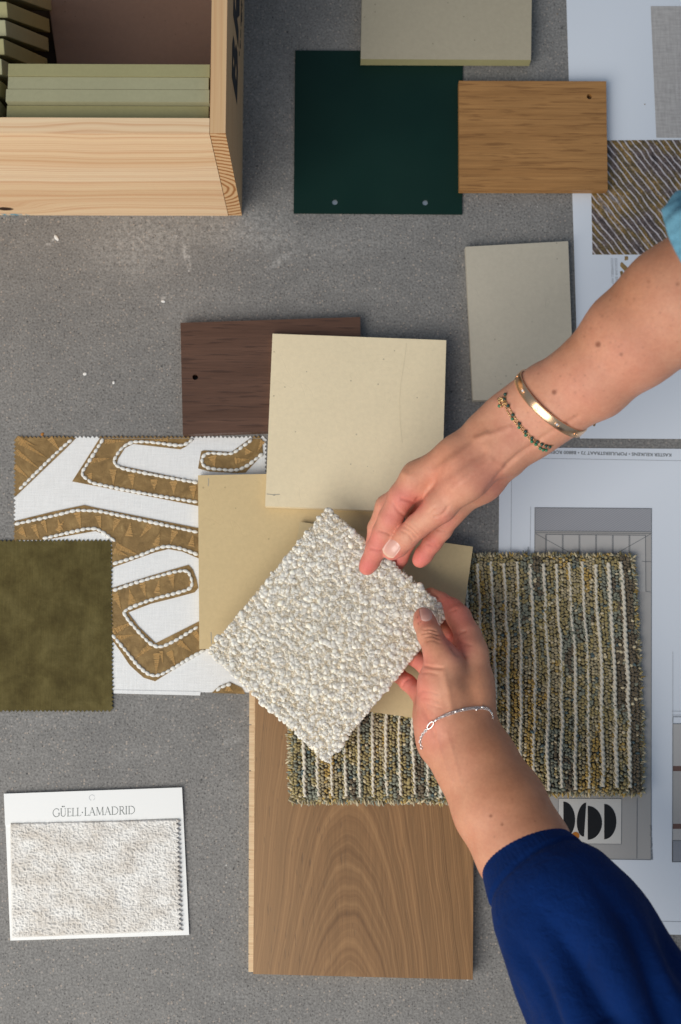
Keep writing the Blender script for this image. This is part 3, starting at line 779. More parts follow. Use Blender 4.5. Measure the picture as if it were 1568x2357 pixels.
# ================================================================== PATTERNED FABRIC
def FZ(u, v): return (0.4036 * u, 978.1 + 0.4036 * v)
TEETH = []
def pinked(corners, toothed, z0, z1, tooth=9.5, depth=5.5):
    """sheet with zigzag cut edges: corners in image order, toothed = which edges carry teeth, tips lie on the outline"""
    n = len(corners); c = np.mean(np.array(corners, float), 0); inner = []
    for i in range(n):
        p = np.array(corners[i], float); v = np.zeros(2)
        for e, q in ((i, corners[(i + 1) % n]), ((i - 1) % n, corners[i - 1])):
            if toothed[e]:
                d = np.array(q, float) - p; d /= np.linalg.norm(d); nn = np.array([-d[1], d[0]])
                if nn @ (c - p) < 0: nn = -nn
                v += nn * depth
        inner.append(p + v)
    ring = []; tris = []
    for i in range(n):
        a_, b_ = inner[i], inner[(i + 1) % n]; L = np.linalg.norm(b_ - a_); m = max(1, int(round(L / tooth))) if toothed[i] else 1
        d = (b_ - a_) / L; nn = np.array([d[1], -d[0]])
        if nn @ (c - a_) > 0: nn = -nn
        for k in range(m):
            p = a_ + (b_ - a_) * k / m; q = a_ + (b_ - a_) * (k + 1) / m
            ring.append(p)
            if toothed[i]: ring.append((p + q) / 2 + nn * (depth + random.uniform(-1.2, .8)) + d * random.uniform(-.8, .8)); tris.append(len(ring) - 2)
    V = [U(c[0], c[1], z1)[:]] + [U(p[0], p[1], z1)[:] for p in ring] + [U(c[0], c[1], z0)[:]] + [(U(p[0], p[1], z1)[0], U(p[0], p[1], z1)[1], z0) for p in ring]
    N = len(ring); F_ = []; tips = set(t + 1 for t in tris)
    vall = [k for k in range(N) if k not in tips]
    for k, v in enumerate(vall):
        w = vall[(k + 1) % len(vall)]
        F_.append([0, 1 + v, 1 + w]); F_.append([N + 1, N + 2 + w, N + 2 + v])
    for t in tris:
        F_.append([1 + t, 1 + t + 1, 1 + (t + 2) % N]); F_.append([N + 2 + t, N + 2 + (t + 2) % N, N + 2 + t + 1])
    for k in range(N):
        j = (k + 1) % N; F_.append([1 + k, N + 2 + k, N + 2 + j, 1 + j])
    TEETH[:] = [(ring[t], ring[t + 1], ring[(t + 2) % N]) for t in tris]
    bm = bmesh.new(); vs = [bm.verts.new(v) for v in V]
    for f in F_: bm.faces.new([vs[i] for i in f])
    return bm
fab = empty('patterned_fabric_swatch', U(300, 1300)); setp(fab, 'white linen swatch with gold appliqued bands and white rope stitching, pinked edges', 'fabric swatch')
bm = pinked([(31, 1003), (615, 1003), (615, 1594), (31, 1592)], [1, 1, 0, 1], 0.0002, 0.0008)
bm_obj('linen_ground', bm, MAT['linen'], fab)
bm = bmesh.new()
for a_, b_, c_ in TEETH:                            # the gold cloth is cut with the same zigzag
    mx, my = (a_ + c_) / 2
    top_ = my < 1012 and (mx < 174 or 232 < mx < 442 or 580 < mx < 604); left_ = mx < 45 and (my < 1140 or 1200 < my < 1243)
    if top_ or left_:
        t3 = [bm.verts.new(U(p[0], p[1], 0.00155)) for p in (a_, b_, c_)]; f3 = [bm.verts.new((v.co.x, v.co.y, 0.0009)) for v in t3]
        bm.faces.new(t3); bm.faces.new((t3[0], t3[1], f3[1], f3[0])); bm.faces.new((t3[1], t3[2], f3[2], f3[1]))
bm_obj('gold_cut_edge', bm, MAT['gold'], fab)['kind'] = 'stuff'
bm = prism_bm([[(262, 1588), (462, 1592), (461, 1601), (262, 1596)]], Vector((0, 0, 1)), Vector((0, 0, 0.0002)), 0.0010)
bm_obj('folded_hem', bm, MAT['linen'], fab, bevel=0.0002)
gold = [
 [(90, 74), (434, 74), (380, 130), (88, 408)],
 [(568, 78), (412, 322), (1140, 464), (1140, 326), (665, 228), (672, 195), (712, 132), (760, 108), (1030, 139), (1062, 122), (1105, 84), (1080, 78)],
 [(1148, 150), (1165, 145), (1320, 155), (1425, 78), (1496, 78), (1500, 165), (1400, 272), (1340, 274), (1200, 266), (1130, 248)],
 [(85, 548), (300, 495), (480, 457), (560, 475), (1140, 590), (1140, 764), (1040, 722), (960, 708), (880, 728), (645, 812), (639, 813), (639, 657), (636, 655), (585, 620), (545, 605), (430, 625), (260, 655), (240, 656), (82, 656)],
 [(639, 955), (640, 930), (860, 860), (1075, 798), (1100, 825), (1120, 880), (1130, 930), (1110, 955), (1000, 985), (860, 1020), (730, 1070), (790, 1150), (888, 1245), (1140, 1118), (1190, 1270), (1030, 1370), (885, 1462), (820, 1442), (740, 1370), (700, 1310), (640, 1225)],
 [(1208, 1528), (1250, 1490), (1310, 1466), (1380, 1500), (1400, 1535)],
]
for g in gold:
    bm = prism_bm([[FZ(*p) for p in g]], Vector((0, 0, 1)), Vector((0, 0, 0.0009)), 0.0006)
    bm_obj('gold_applique', bm, MAT['gold'], fab, bevel=0.0003)
paths = [
 [(410, 82), (330, 150), (110, 368)],
 [(590, 78), (520, 190), (440, 312), (780, 385), (1128, 440)],
 [(1128, 330), (850, 280), (638, 236), (665, 165), (735, 92), (880, 98), (1025, 120), (1065, 110), (1100, 78)],
 [(1440, 82), (1375, 130), (1322, 168), (1250, 162), (1160, 158), (1148, 215), (1165, 245), (1270, 256), (1375, 262), (1500, 162)],
 [(85, 566), (300, 520), (480, 474), (800, 540), (1128, 612)],
 [(245, 648), (400, 612), (535, 582), (600, 620), (656, 662)],
 [(645, 792), (800, 745), (900, 700), (960, 690), (1040, 705), (1130, 740)],
 [(644, 945), (800, 890), (1060, 820), (1085, 850), (1098, 900), (1100, 925), (1060, 945), (860, 995), (712, 1055), (700, 1075), (790, 1180), (880, 1272), (960, 1255), (1130, 1150)],
 [(640, 1196), (720, 1290), (800, 1390), (878, 1440), (960, 1405), (1080, 1330), (1165, 1284)],
 [(1235, 1515), (1265, 1492), (1320, 1476)],
]
stitch_pts = []
for p in paths:
    q = resample(smooth_path([FZ(*a) for a in p], 1), 13.0)
    for a, b in zip(q[:-1], q[1:]): stitch_pts.append(((a + b) / 2, math.atan2(-(b[1] - a[1]), b[0] - a[0])))
V0, F0 = ico(2)
sv = V0 * np.array([0.00270, 0.00160, 0.0011]); sv[:, 1] *= (1 - 0.25 * (V0[:, 0]) ** 2)
for i in range(3): pass
stm = bpy.data.meshes.new('stitch'); stm.from_pydata([tuple(v) for v in sv], [], [tuple(int(a) for a in f) for f in F0]); stm.update()
stm.polygons.foreach_set('use_smooth', [True] * len(stm.polygons))
def mat_yarn(name, c):
    m = M(name, 0.8, 0.2); w = m.n('ShaderNodeTexWave', {'Vector': m.mp(rot=(0, 0, 0.9)), 'Scale': 420, 'Distortion': 2.0}).outputs['Fac']
    m.color(m.ramp(w, [(0.2, tuple(x * .82 for x in c)), (0.8, c)])); m.bump(w, 0.5, 0.0003); return m.m
stm.materials.append(mat_yarn('white_cord', (0.86, 0.85, 0.80)))
for k, (c, a) in enumerate(stitch_pts[:300]):
    o = bpy.data.objects.new('stitch', stm); COL.objects.link(o); o.parent = fab
    o.location = U(c[0], c[1], 0.0018) - Vector(fab.location); o.rotation_euler = (0, 0, a + random.uniform(-.12, .12))
    s = random.uniform(0.9, 1.12); o.scale = (s, random.uniform(.85, 1.15), 1)
# embroidered spikes: bundles of fine threads
spikes = [((110, 95), (262, 185), 34), ((92, 150), (225, 250), 30), ((85, 235), (160, 300), 30), ((285, 75), (345, 150), 36), ((100, 75), (200, 120), 26),
 ((600, 95), (720, 92), 30), ((960, 82), (840, 92), 20), ((515, 205), (625, 190), 34), ((510, 275), (522, 318), 34), ((645, 255), (648, 345), 40), ((750, 280), (758, 355), 44), ((880, 310), (880, 370), 44), ((990, 320), (992, 395), 46), ((1100, 345), (1105, 420), 46),
 ((1210, 175), (1225, 240), 50), ((1420, 140), (1400, 170), 46), ((1340, 205), (1420, 195), 40), ((1500, 90), (1470, 150), 30),
 ((440, 497), (462, 588), 44), ((245, 545), (270, 620), 34), ((330, 605), (365, 545), 34), ((190, 570), (225, 650), 36), ((345, 600), (330, 530), 30), ((560, 520), (575, 590), 36), ((670, 535), (645, 610), 40), ((735, 635), (745, 555), 48), ((860, 565), (800, 640), 40), ((890, 690), (912, 618), 44), ((1000, 600), (972, 680), 40), ((1090, 690), (1102, 625), 40), ((110, 590), (150, 640), 50), ((660, 690), (790, 740), 44), ((650, 720), (730, 745), 36),
 ((975, 850), (990, 930), 42), ((895, 960), (910, 880), 36), ((810, 900), (832, 980), 40), ((755, 1020), (738, 935), 44), ((1090, 890), (1080, 935), 28), ((655, 960), (690, 1050), 40), ((645, 1180), (770, 1120), 46), ((650, 1220), (770, 1195), 44), ((855, 1260), (775, 1330), 40), ((895, 1300), (892, 1420), 44), ((965, 1290), (1000, 1370), 44), ((1020, 1240), (1090, 1290), 40), ((1110, 1180), (1150, 1250), 36), ((920, 1290), (930, 1360), 20),
 ((1290, 1500), (1330, 1520), 40)]
Vt, Ft = [], []
for (a, b, w) in spikes:
    A = np.array(FZ(*a)); B = np.array(FZ(*b)); d = B - A; L = np.linalg.norm(d); d /= L; s = np.array([-d[1], d[0]]); w *= 0.4036
    n = max(6, int(L / 1.6))
    for i in range(n):
        t = (i + 0.5) / n; hw = 0.5 * w * (1 - t) * random.uniform(0.7, 1.1) + 0.4
        c = A + d * L * t; tilt = d * random.uniform(-1.2, 1.6)
        p, q = c - s * hw, c + s * hw + tilt; th = 0.75
        z = 0.00175 + 0.0002 * random.random()
        ids = len(Vt)
        for pp, zz in ((p - d * th, -.0002), (q - d * th, -.0002), (q + d * th, -.0002), (p + d * th, -.0002), (p, .00014), (q, .00014)): Vt.append(tuple(U(pp[0], pp[1], z + zz)))
        Ft += [[ids, ids + 1, ids + 5, ids + 4], [ids + 4, ids + 5, ids + 2, ids + 3]]
Ft = [f for f in Ft]
o = from_arrays('embroidery', Vt, Ft, plain('gold_thread', (0.56, 0.36, 0.15), 0.45, 0.5), fab); o['kind'] = 'stuff'

# ================================================================== VELVET SWATCH
bm = pinked([(-60, 1242), (259, 1241), (262.5, 1639), (-60, 1639)], [1, 1, 1, 0], 0.00095, 0.0019)
o = bm_obj('velvet_swatch', bm, MAT['velvet'], None, origin=U(100, 1440), bevel=0)
setp(o, 'olive green velvet swatch with pinked edges overlapping the patterned fabric', 'fabric swatch')

# ================================================================== SAMPLE CARD
card = slab('sample_card', [(10, 1827.5), (419, 1813), (435.5, 2152), (24, 2165)], [0.0004] * 4, 0.0016, MAT['card'], bevel=0.0003)
setp(card, 'white sample card with serif lettering above a nubbly pale fabric swatch', 'sample card')
cb = slab('header_flap', [(9, 1827), (419, 1812.5), (422.5, 1882), (12, 1900)], [0.0022] * 4, 0.0008, MAT['card'], card, bevel=0.0002)
# punched tab circle
bm = bmesh.new(); c0 = (212, 1836)
for i in range(26):
    if i in (5, 6, 7): continue
    a0, a1 = 2 * math.pi * i / 28, 2 * math.pi * (i + 1) / 28
    bm.faces.new([bm.verts.new(U(c0[0] + r_ * math.cos(a), c0[1] + r_ * math.sin(a), 0.00315)) for r_, a in ((6, a0), (6, a1), (6.7, a1), (6.7, a0))])
bm_obj('punched_tab', bm, MAT['faint'], card)
# serif lettering built from strokes: letter box 0..1 high
def stroke(pts, w0, w1=None):
    return (pts, w0, w1 if w1 is not None else w0)
def arc(cx, cy, rx, ry, a0, a1, n=14): return [(cx + rx * math.cos(math.radians(a)), cy + ry * math.sin(math.radians(a))) for a in np.linspace(a0, a1, n)]
T_, K_ = 0.035, 0.095
def serif(x, y, w=0.16): return ([(x - w / 2, y), (x + w / 2, y)], T_)
LET = {
 'G': (0.86, [(arc(0.46, 0.5, 0.40, 0.5, 48, 320, 22), K_ * .75), ([(0.77, 0.14), (0.77, 0.45)], K_), serif(0.75, 0.45, .24), ([(0.74, 0.86), (0.74, 0.72)], T_)]),
 'U': (0.80, [([(0.16, 1), (0.16, 0.32)], K_), (arc(0.40, 0.32, 0.24, 0.31, 180, 360), K_ * .7), ([(0.64, 0.32), (0.64, 1)], T_), serif(0.16, .99, .24), serif(0.64, .99, .22),
               (arc(0.30, 1.24, 0.035, 0.035, 0, 360, 8), K_), (arc(0.50, 1.24, 0.035, 0.035, 0, 360, 8), K_)]),
 'E': (0.58, [([(0.16, 0), (0.16, 1)], K_), ([(0.05, 0.98), (0.5, 0.98)], T_), ([(0.05, 0.02), (0.54, 0.02)], T_), ([(0.16, 0.53), (0.44, 0.53)], T_), ([(0.50, 0.98), (0.50, 0.84)], T_), ([(0.54, 0.02), (0.55, 0.17)], T_), ([(0.44, 0.6), (0.44, 0.46)], T_)]),
 'L': (0.56, [([(0.16, 0), (0.16, 1)], K_), serif(0.16, .98, .24), ([(0.05, 0.02), (0.52, 0.02)], T_), ([(0.52, 0.02), (0.54, 0.18)], T_)]),
 '.': (0.34, [(arc(0.15, 0.42, 0.03, 0.03, 0, 360, 8), K_)]),
 'A': (0.80, [([(0.10, 0), (0.40, 1)], T_), ([(0.38, 1), (0.70, 0)], K_), ([(0.22, 0.36), (0.58, 0.36)], T_), serif(0.09, .02, .2), serif(0.70, .02, .24)]),
 'M': (1.02, [([(0.14, 0), (0.18, 1)], T_), ([(0.18, 1), (0.50, 0.05)], K_), ([(0.50, 0.05), (0.82, 1)], T_), ([(0.82, 1), (0.87, 0)], K_), serif(0.13, .02, .2), serif(0.87, .02, .24), serif(0.15, .98, .16), serif(0.86, .98, .16)]),
 'D': (0.90, [([(0.16, 0), (0.16, 1)], K_), ([(0.05, 0.98), (0.38, 0.98)], T_), ([(0.05, 0.02), (0.38, 0.02)], T_), (arc(0.36, 0.5, 0.44, 0.48, -90, 90), K_ * .75)]),
 'R': (0.72, [([(0.16, 0), (0.16, 1)], K_), ([(0.05, 0.98), (0.34, 0.98)], T_), (arc(0.34, 0.75, 0.22, 0.23, -90, 90), K_ * .75), ([(0.16, 0.52), (0.34, 0.52)], T_), ([(0.34, 0.52), (0.66, 0)], K_), serif(0.16, .02, .24), serif(0.67, .02, .14)]),
 'I': (0.34, [([(0.16, 0), (0.16, 1)], K_), serif(0.16, .98, .24), serif(0.16, .02, .24)]),
}
bm = bmesh.new()
word = 'GUELL.LAMADRID'; tot = sum(LET[c][0] for c in word)
p_a = U(121, 1880.5, 0.00315); p_b = U(312, 1873.5, 0.00315); ex = (p_b - p_a); tw = ex.length; ex.normalize(); ey = Vector((-ex.y, ex.x, 0))
sx_ = tw / tot; hh = 0.0066; cur = 0
for ch in word:
    w, strokes = LET[ch]
    for pts, th in strokes:
        for (ax_, ay_), (bx_, by_) in zip(pts[:-1], pts[1:]):
            a = p_a + ex * (cur + ax_) * sx_ + ey * ay_ * hh; b = p_a + ex * (cur + bx_) * sx_ + ey * by_ * hh
            d = (b - a)
            if d.length < 1e-9: continue
            d.normalize(); s = Vector((-d.y, d.x, 0)) * th * sx_ * 0.42
            e = d * th * sx_ * 0.12
            bm.faces.new([bm.verts.new(v) for v in (a - s - e, b - s + e, b + s + e, a + s - e)])
    cur += w
bm_obj('lettering', bm, plain('grey_green_ink', (0.13, 0.15, 0.14), 0.5), card)
# the nubbly swatch as a relief grid
NX, NY = 330, 225
c4 = [U(x, y, 0.0022) for x, y in ((24, 1893), (417, 1884), (423, 2142), (28, 2158))]
s_, t_ = np.meshgrid(np.linspace(0, 1, NX), np.linspace(0, 1, NY))
c4n = [np.array(c) for c in c4]
G = ((1 - s_) * (1 - t_))[..., None] * c4n[0] + (s_ * (1 - t_))[..., None] * c4n[1] + (s_ * t_)[..., None] * c4n[2] + ((1 - s_) * t_)[..., None] * c4n[3]
# pinked right edge, soft others
row = np.abs(((np.arange(NY) / 9.5) % 1) - 0.5) * 2
G[:, :, 0] -= (s_ > 0.955) * ((s_ - 0.955) / 0.045) * row[:, None] * 0.0034
X, Y = G[..., 0] * 1000, G[..., 1] * 1000
wx = X + 1.2 * vnoise(X / 2.2, Y / 2.2, 5); wy = Y + 1.2 * vnoise(X / 2.2, Y / 2.2, 6)
n1 = 1 - np.abs(2 * vnoise(wx / 1.9, wy / 1.25, 1) - 1); n2 = vnoise(wx / 1.0, wy / 0.9, 2); n3 = vnoise(X / 14, Y / 9, 3)
hgt = 0.0010 * n1 + 0.0006 * n2 + 0.0006 * n3
edge = np.minimum(np.minimum(s_, 1 - s_) * NX, np.minimum(t_, 1 - t_) * NY); em = np.clip(edge / 3, 0, 1)
G[..., 2] += 0.0002 + em * (0.0008 + hgt)
tone = np.clip(0.35 + 0.5 * (n3 - 0.5) * 2 + 0.5 * (vnoise(X / 5, Y / 3, 9) - 0.5), 0, 1)[..., None]
colr = (1 - tone) * np.array([0.78, 0.765, 0.73]) + tone * np.array([0.62, 0.575, 0.515])
colr = colr * (0.80 + 0.25 * n1[..., None])
I = np.arange(NX * NY).reshape(NY, NX)
Q = np.stack([I[1:, :-1], I[1:, 1:], I[:-1, 1:], I[:-1, :-1]], -1).reshape(-1, 4)
from_arrays('nubbly_swatch', G.reshape(-1, 3), Q, mat_vcol('chenille', 0.9, 900, 0.5), card, True, colr.reshape(-1, 3))

# ================================================================== RUG SAMPLE
def sst(a, b, x): t = np.clip((x - a) / (b - a), 0, 1); return t * t * (3 - 2 * t)
rugC = [(672, 1286), (1477, 1275), (1478, 1822), (676, 1846)]
xr0 = U(1180, 1500).x; xr1 = U(1085, 1500).x; yr0 = U(800, 1500).y; yr1 = U(800, 1570).y
def rug_base(x, y): return 0.0012 + 0.0125 * sst(xr0, xr1, x) * sst(yr0, yr1, y)
RL = U(672, 1700, 0.024).x; RR = U(1472, 1550, 0.010).x; RTy = U(1300, 1279, 0.010).y; RBy = U(850, 1845, 0.024).y; RBr = U(1400, 1826, 0.010).y
rug = empty('rug_sample', ((RL + RR) / 2, (RTy + RBy) / 2, 0))
setp(rug, 'thick olive, mustard and slate striped wool rug sample with cream yarn lines', 'rug sample')
pitch = (RR - RL) / 26.0
def rug_bot(x): return RBy + (RBr - RBy) * sst(RL + 0.12, RR - 0.05, x)
def warp(x, y): return x + 0.0014 * np.sin(y * 26 + x * 9) * 1.0 + 0.0016 * (vnoise(y * 60, x * 40, 44) - .5)
cent, rad3, ang, cols, tl = [], [], [], [], []
palette = np.array([[0.37, 0.295, 0.125], [0.48, 0.32, 0.085], [0.24, 0.255, 0.195], [0.15, 0.115, 0.072], [0.60, 0.51, 0.33], [0.43, 0.36, 0.215], [0.62, 0.38, 0.09]])
ncol = 26 * 4
for i in range(ncol):
    x = RL + (i + 0.5) * (RR - RL) / ncol
    if i % 4 == 3: pass
    n = int((RTy - rug_bot(x)) / 0.00245)
    yy = rug_bot(x) + (np.arange(n) + 0.5 + 0.5 * (i % 2)) * (RTy - rug_bot(x)) / n
    for y in yy:
        if y > RTy: continue
        f1 = vnoise(np.array([x * 95.0]), np.array([y * 30.0]), 1)[0]; f2 = vnoise(np.array([x * 260.0]), np.array([y * 110.0]), 2)[0]; stripe = vnoise(np.array([(i // 4) * 1.0]), np.array([y * 9.0]), 8)[0]
        a = 0.42 * stripe + 0.38 * f1 + 0.2 * f2
        order_ = [3, 2, 0, 5, 1, 4]
        k = a * 8.8 - 1.9 + random.gauss(0, 0.22)
        k0 = int(np.clip(k, 0, 5)); c = palette[order_[k0]] * random.uniform(0.84, 1.18)
        if random.random() < 0.05: c = palette[4] * 1.2
        if random.random() < 0.015: c = np.array([0.08, 0.14, 0.16])
        mean = np.array([0.38, 0.31, 0.16]); c = (0.95 * c + 0.05 * mean) * 0.92
        edge_ = min(x - RL, RR - x, RTy - y, y - rug_bot(x))
        z = rug_base(x, y) + 0.0082 - 0.0035 * max(0, 1 - edge_ / 0.004)
        cent.append((warp(x, y) + random.gauss(0, .00042), y + random.gauss(0, .0004), z + random.gauss(0, .0005)))
        rad3.append((0.00165 * random.uniform(.8, 1.25), 0.00120 * random.uniform(.8, 1.35), 0.0024)); ang.append(random.uniform(-1.0, 1.0)); cols.append(c); tl.append(random.uniform(-.3, .3))
cent, rad3, ang, cols, tl = map(np.array, (cent, rad3, ang, cols, tl))
Vr, Fr, Cr = blobs(cent, rad3, rotz(ang, tl), cols, 2, 0.05)
rugmat = mat_vcol('wool_loops', 0.95, 1500, 0.7, 0.35, 0.7, bd=0.0006)
o = from_arrays('wool_loops', Vr, Fr, rugmat, rug, True, Cr); o['kind'] = 'stuff'
# edge yarn ends
cent, rad3, rots, cols = [], [], [], []
def edge_tuft(x, y, ax, ay, n=1):
    for _ in range(n):
        L = random.uniform(.0018, .0040); a = math.atan2(ay, ax) + random.gauss(0, .5)
        z = rug_base(x, y) + random.uniform(0.0015, 0.0080)
        cent.append((x + ax * random.uniform(-.001, .002), y + ay * random.uniform(-.001, .002), z)); rad3.append((L, .0009, .0009))
        rots.append((a, random.uniform(-.2, .9))); k = random.choice([4, 5, 0, 1, 4, 2, 5])
        cols.append(palette[k] * random.uniform(.6, 1.15))
t = RL
while t < RR:
    edge_tuft(warp(t, RTy), RTy, 0, 1, 3); edge_tuft(warp(t, rug_bot(t)), rug_bot(t), 0, -1, 3); t += 0.0016
t = RBy
while t < RTy:
    edge_tuft(warp(RL, t), t, -1, 0, 3)
    if t > RBr: edge_tuft(warp(RR, t), t, 1, 0, 3)
    t += 0.0018
cent, rad3, cols = map(np.array, (cent, rad3, cols)); ra = np.array(rots)
V1, F1, C1 = blobs(cent, rad3, rotz(ra[:, 0], ra[:, 1]), cols, 1, 0.08)
o = from_arrays('frayed_yarn_ends', V1, F1, rugmat, rug, True, C1); o['kind'] = 'stuff'
# backing
bm = bmesh.new(); nx_, ny_ = 60, 30; grid = []
for j in range(ny_ + 1):
    for i in range(nx_ + 1):
        x = RL + .001 + (RR - RL - .002) * i / nx_; y = rug_bot(x) + .001 + (RTy - rug_bot(x) - .002) * j / ny_
        grid.append((warp(x, y), y, rug_base(x, y)))
Vb = np.array(grid); Vb2 = Vb.copy(); Vb2[:, 2] += 0.0072
n1_ = len(Vb); I = np.arange(n1_).reshape(ny_ + 1, nx_ + 1)
Qt = np.stack([I[:-1, :-1], I[:-1, 1:], I[1:, 1:], I[1:, :-1]], -1).reshape(-1, 4)
per = np.r_[I[0, :], I[1:, -1], I[-1, -2::-1], I[-2:0:-1, 0]]
Qs = np.stack([per, np.roll(per, -1), np.roll(per, -1) + n1_, per + n1_], -1)
from_arrays('rug_backing', np.r_[Vb, Vb2], np.r_[Qt[:, ::-1], Qt + n1_, Qs], plain('dark_wool_ground', (0.10, 0.083, 0.048), 0.95), rug)
bpy.data.meshes[-1]
# cream yarn lines
ymat = mat_yarn('cream_wool_yarn', (0.74, 0.68, 0.56))
for k in range(1, 26):
    x = RL + k * pitch
    y0, y1 = rug_bot(x) + 0.003 + random.uniform(0, .003), RTy - 0.005 - random.uniform(0, .003)
    n = int((y1 - y0) / 0.0006); ys_ = np.linspace(y0, y1, n)
    j1 = vnoise(ys_ * 55, np.full(n, k * 3.7), 3) - .5; j2 = vnoise(ys_ * 18, np.full(n, k * 5.7), 4)
    wz = 0.0016 * (vnoise(ys_ * 40, np.full(n, k * 1.3), 6) - .55)
    path = np.stack([warp(x, ys_) + 0.0009 * j1, ys_, rug_base(x, ys_) + 0.0096 + wz], 1)
    wf = 0.00110 + 0.00050 * j2
    if k > 22 or k < 2: wf = wf * 1.2
    rf = lambda i_, th, wf=wf: wf[i_[:, 0]][:, None] * (1 + 0.28 * np.cos(2 * (th - i_ * 0.42)))
    Vy, Qy = tube(path, 0.001, 8, rf=rf)
    from_arrays('cream_yarn', Vy, Qy, ymat, rug, True)

# ================================================================== BOUCLE SWATCH
bt_ = empty('boucle_swatch', U(755, 1460, 0.04)); setp(bt_, 'cream nubbly boucle swatch turned on its corner, held by both hands', 'fabric swatch')
B4 = [np.array(U(754, 1172, 0.058)), np.array(U(1033, 1409, 0.0625)), np.array(U(751, 1750, 0.047)), np.array(U(482, 1500, 0.034))]
def bq(s, t, lift=0.0):
    s = np.asarray(s)[..., None]; t = np.asarray(t)[..., None]
    P = (1 - s) * (1 - t) * B4[0] + s * (1 - t) * B4[1] + s * t * B4[2] + (1 - s) * t * B4[3]
    bend = 0.004 * np.sin(math.pi * s) * (1 - 0.5 * t) - 0.0035 * np.sin(math.pi * t) * s
    P = P.copy(); P[..., 2:3] += -bend + lift
    return P
NS = 40
s_, t_ = np.meshgrid(np.linspace(0, 1, NS), np.linspace(0, 1, NS)); Gt = bq(s_, t_, 0.0013).reshape(-1, 3); Gb = bq(s_, t_, -0.0012).reshape(-1, 3)
I = np.arange(NS * NS).reshape(NS, NS); Qt = np.stack([I[1:, :-1], I[1:, 1:], I[:-1, 1:], I[:-1, :-1]], -1).reshape(-1, 4)
per = np.r_[I[0, :], I[1:, -1], I[-1, -2::-1], I[-2:0:-1, 0]]; n1_ = NS * NS
Qs = np.stack([per, np.roll(per, -1), np.roll(per, -1) + n1_, per + n1_], -1)
from_arrays('woven_backing', np.r_[Gt, Gb], np.r_[Qt, Qt[:, ::-1] + n1_, Qs], mat_weave('beige_backing', (0.62, 0.53, 0.40), (0.78, 0.70, 0.58), 3000), bt_, True)
Wm, Hm = np.linalg.norm(B4[1] - B4[0]), np.linalg.norm(B4[3] - B4[0])
cent, rad3, ra, cols = [], [], [], []
def nub(P, L, w, a, curl, c, k):
    """a slub of yarn: a short curled chain of overlapping lobes"""
    p = np.array(P, float)
    for q in range(k):
        ww = w * (0.80 + 0.30 * math.sin(math.pi * (q + .5) / k)) * random.uniform(.9, 1.1)
        cent.append(p.copy() + np.array([0, 0, random.gauss(0, .00012)])); rad3.append((ww * 1.25, ww, ww * .62)); ra.append((a, random.uniform(-.15, .15))); cols.append(c * random.uniform(.98, 1.02))
        p[0] += math.cos(a) * L; p[1] += math.sin(a) * L; a += curl
cream_ = np.array([0.96, 0.875, 0.725])
step = 0.0030; ns, nt = int(Wm / step), int(Hm / step)                  # flat under layer that closes the ground
for i in range(ns + 1):
    for j in range(nt + 1):
        s = min(max((i + random.gauss(0, .25)) / ns, 0.0), 1.0); t = min(max((j + random.gauss(0, .25)) / nt, 0.0), 1.0)
        c = cream_ * random.uniform(.9, 1.0) if random.random() < .7 else np.array([0.74, 0.635, 0.48]) * random.uniform(.9, 1.1)
        w = random.uniform(.0012, .0017)
        cent.append(bq(np.array(s), np.array(t), 0.0011)); rad3.append((w * 1.3, w, w * .6)); ra.append((random.uniform(0, math.pi), 0)); cols.append(c)
step = 0.0043; ns, nt = int(Wm / step), int(Hm / step)
for i in range(ns + 1):
    for j in range(nt + 1):
        s = (i + 0.5 * (j % 2) + random.gauss(0, .24)) / ns; t = (j + random.gauss(0, .24)) / nt
        s = min(max(s, 0.004), .996); t = min(max(t, 0.004), .996)
        w = random.uniform(.00125, .0021) if random.random() < .8 else random.uniform(.0020, .0026)
        nub(bq(np.array(s), np.array(t), 0.0015 + random.uniform(0, .0006)), w * random.uniform(.6, .95), w, random.uniform(0, 2 * math.pi), random.gauss(0, .75), cream_ * random.uniform(.97, 1.06), random.choice([2, 2, 3, 3, 4]))
cent, rad3, cols, ra = map(np.array, (cent, rad3, cols, ra))
Vb, Fb, Cb = blobs(cent, rad3, rotz(ra[:, 0], ra[:, 1]), cols, 2, 0.03)
bmat = mat_vcol('boucle_wool', 1.0, 900, 0.8, 0.0, 0.18, spec=0.0, bd=0.0006)
bp = bmat.node_tree.nodes['Principled BSDF']; bp.inputs['Subsurface Weight'].default_value = 0.6; bp.inputs['Subsurface Radius'].default_value = (1, .9, .75); bp.inputs['Subsurface Scale'].default_value = 0.002
o = from_arrays('boucle_nubs', Vb, Fb, bmat, bt_, True, Cb); o['kind'] = 'stuff'
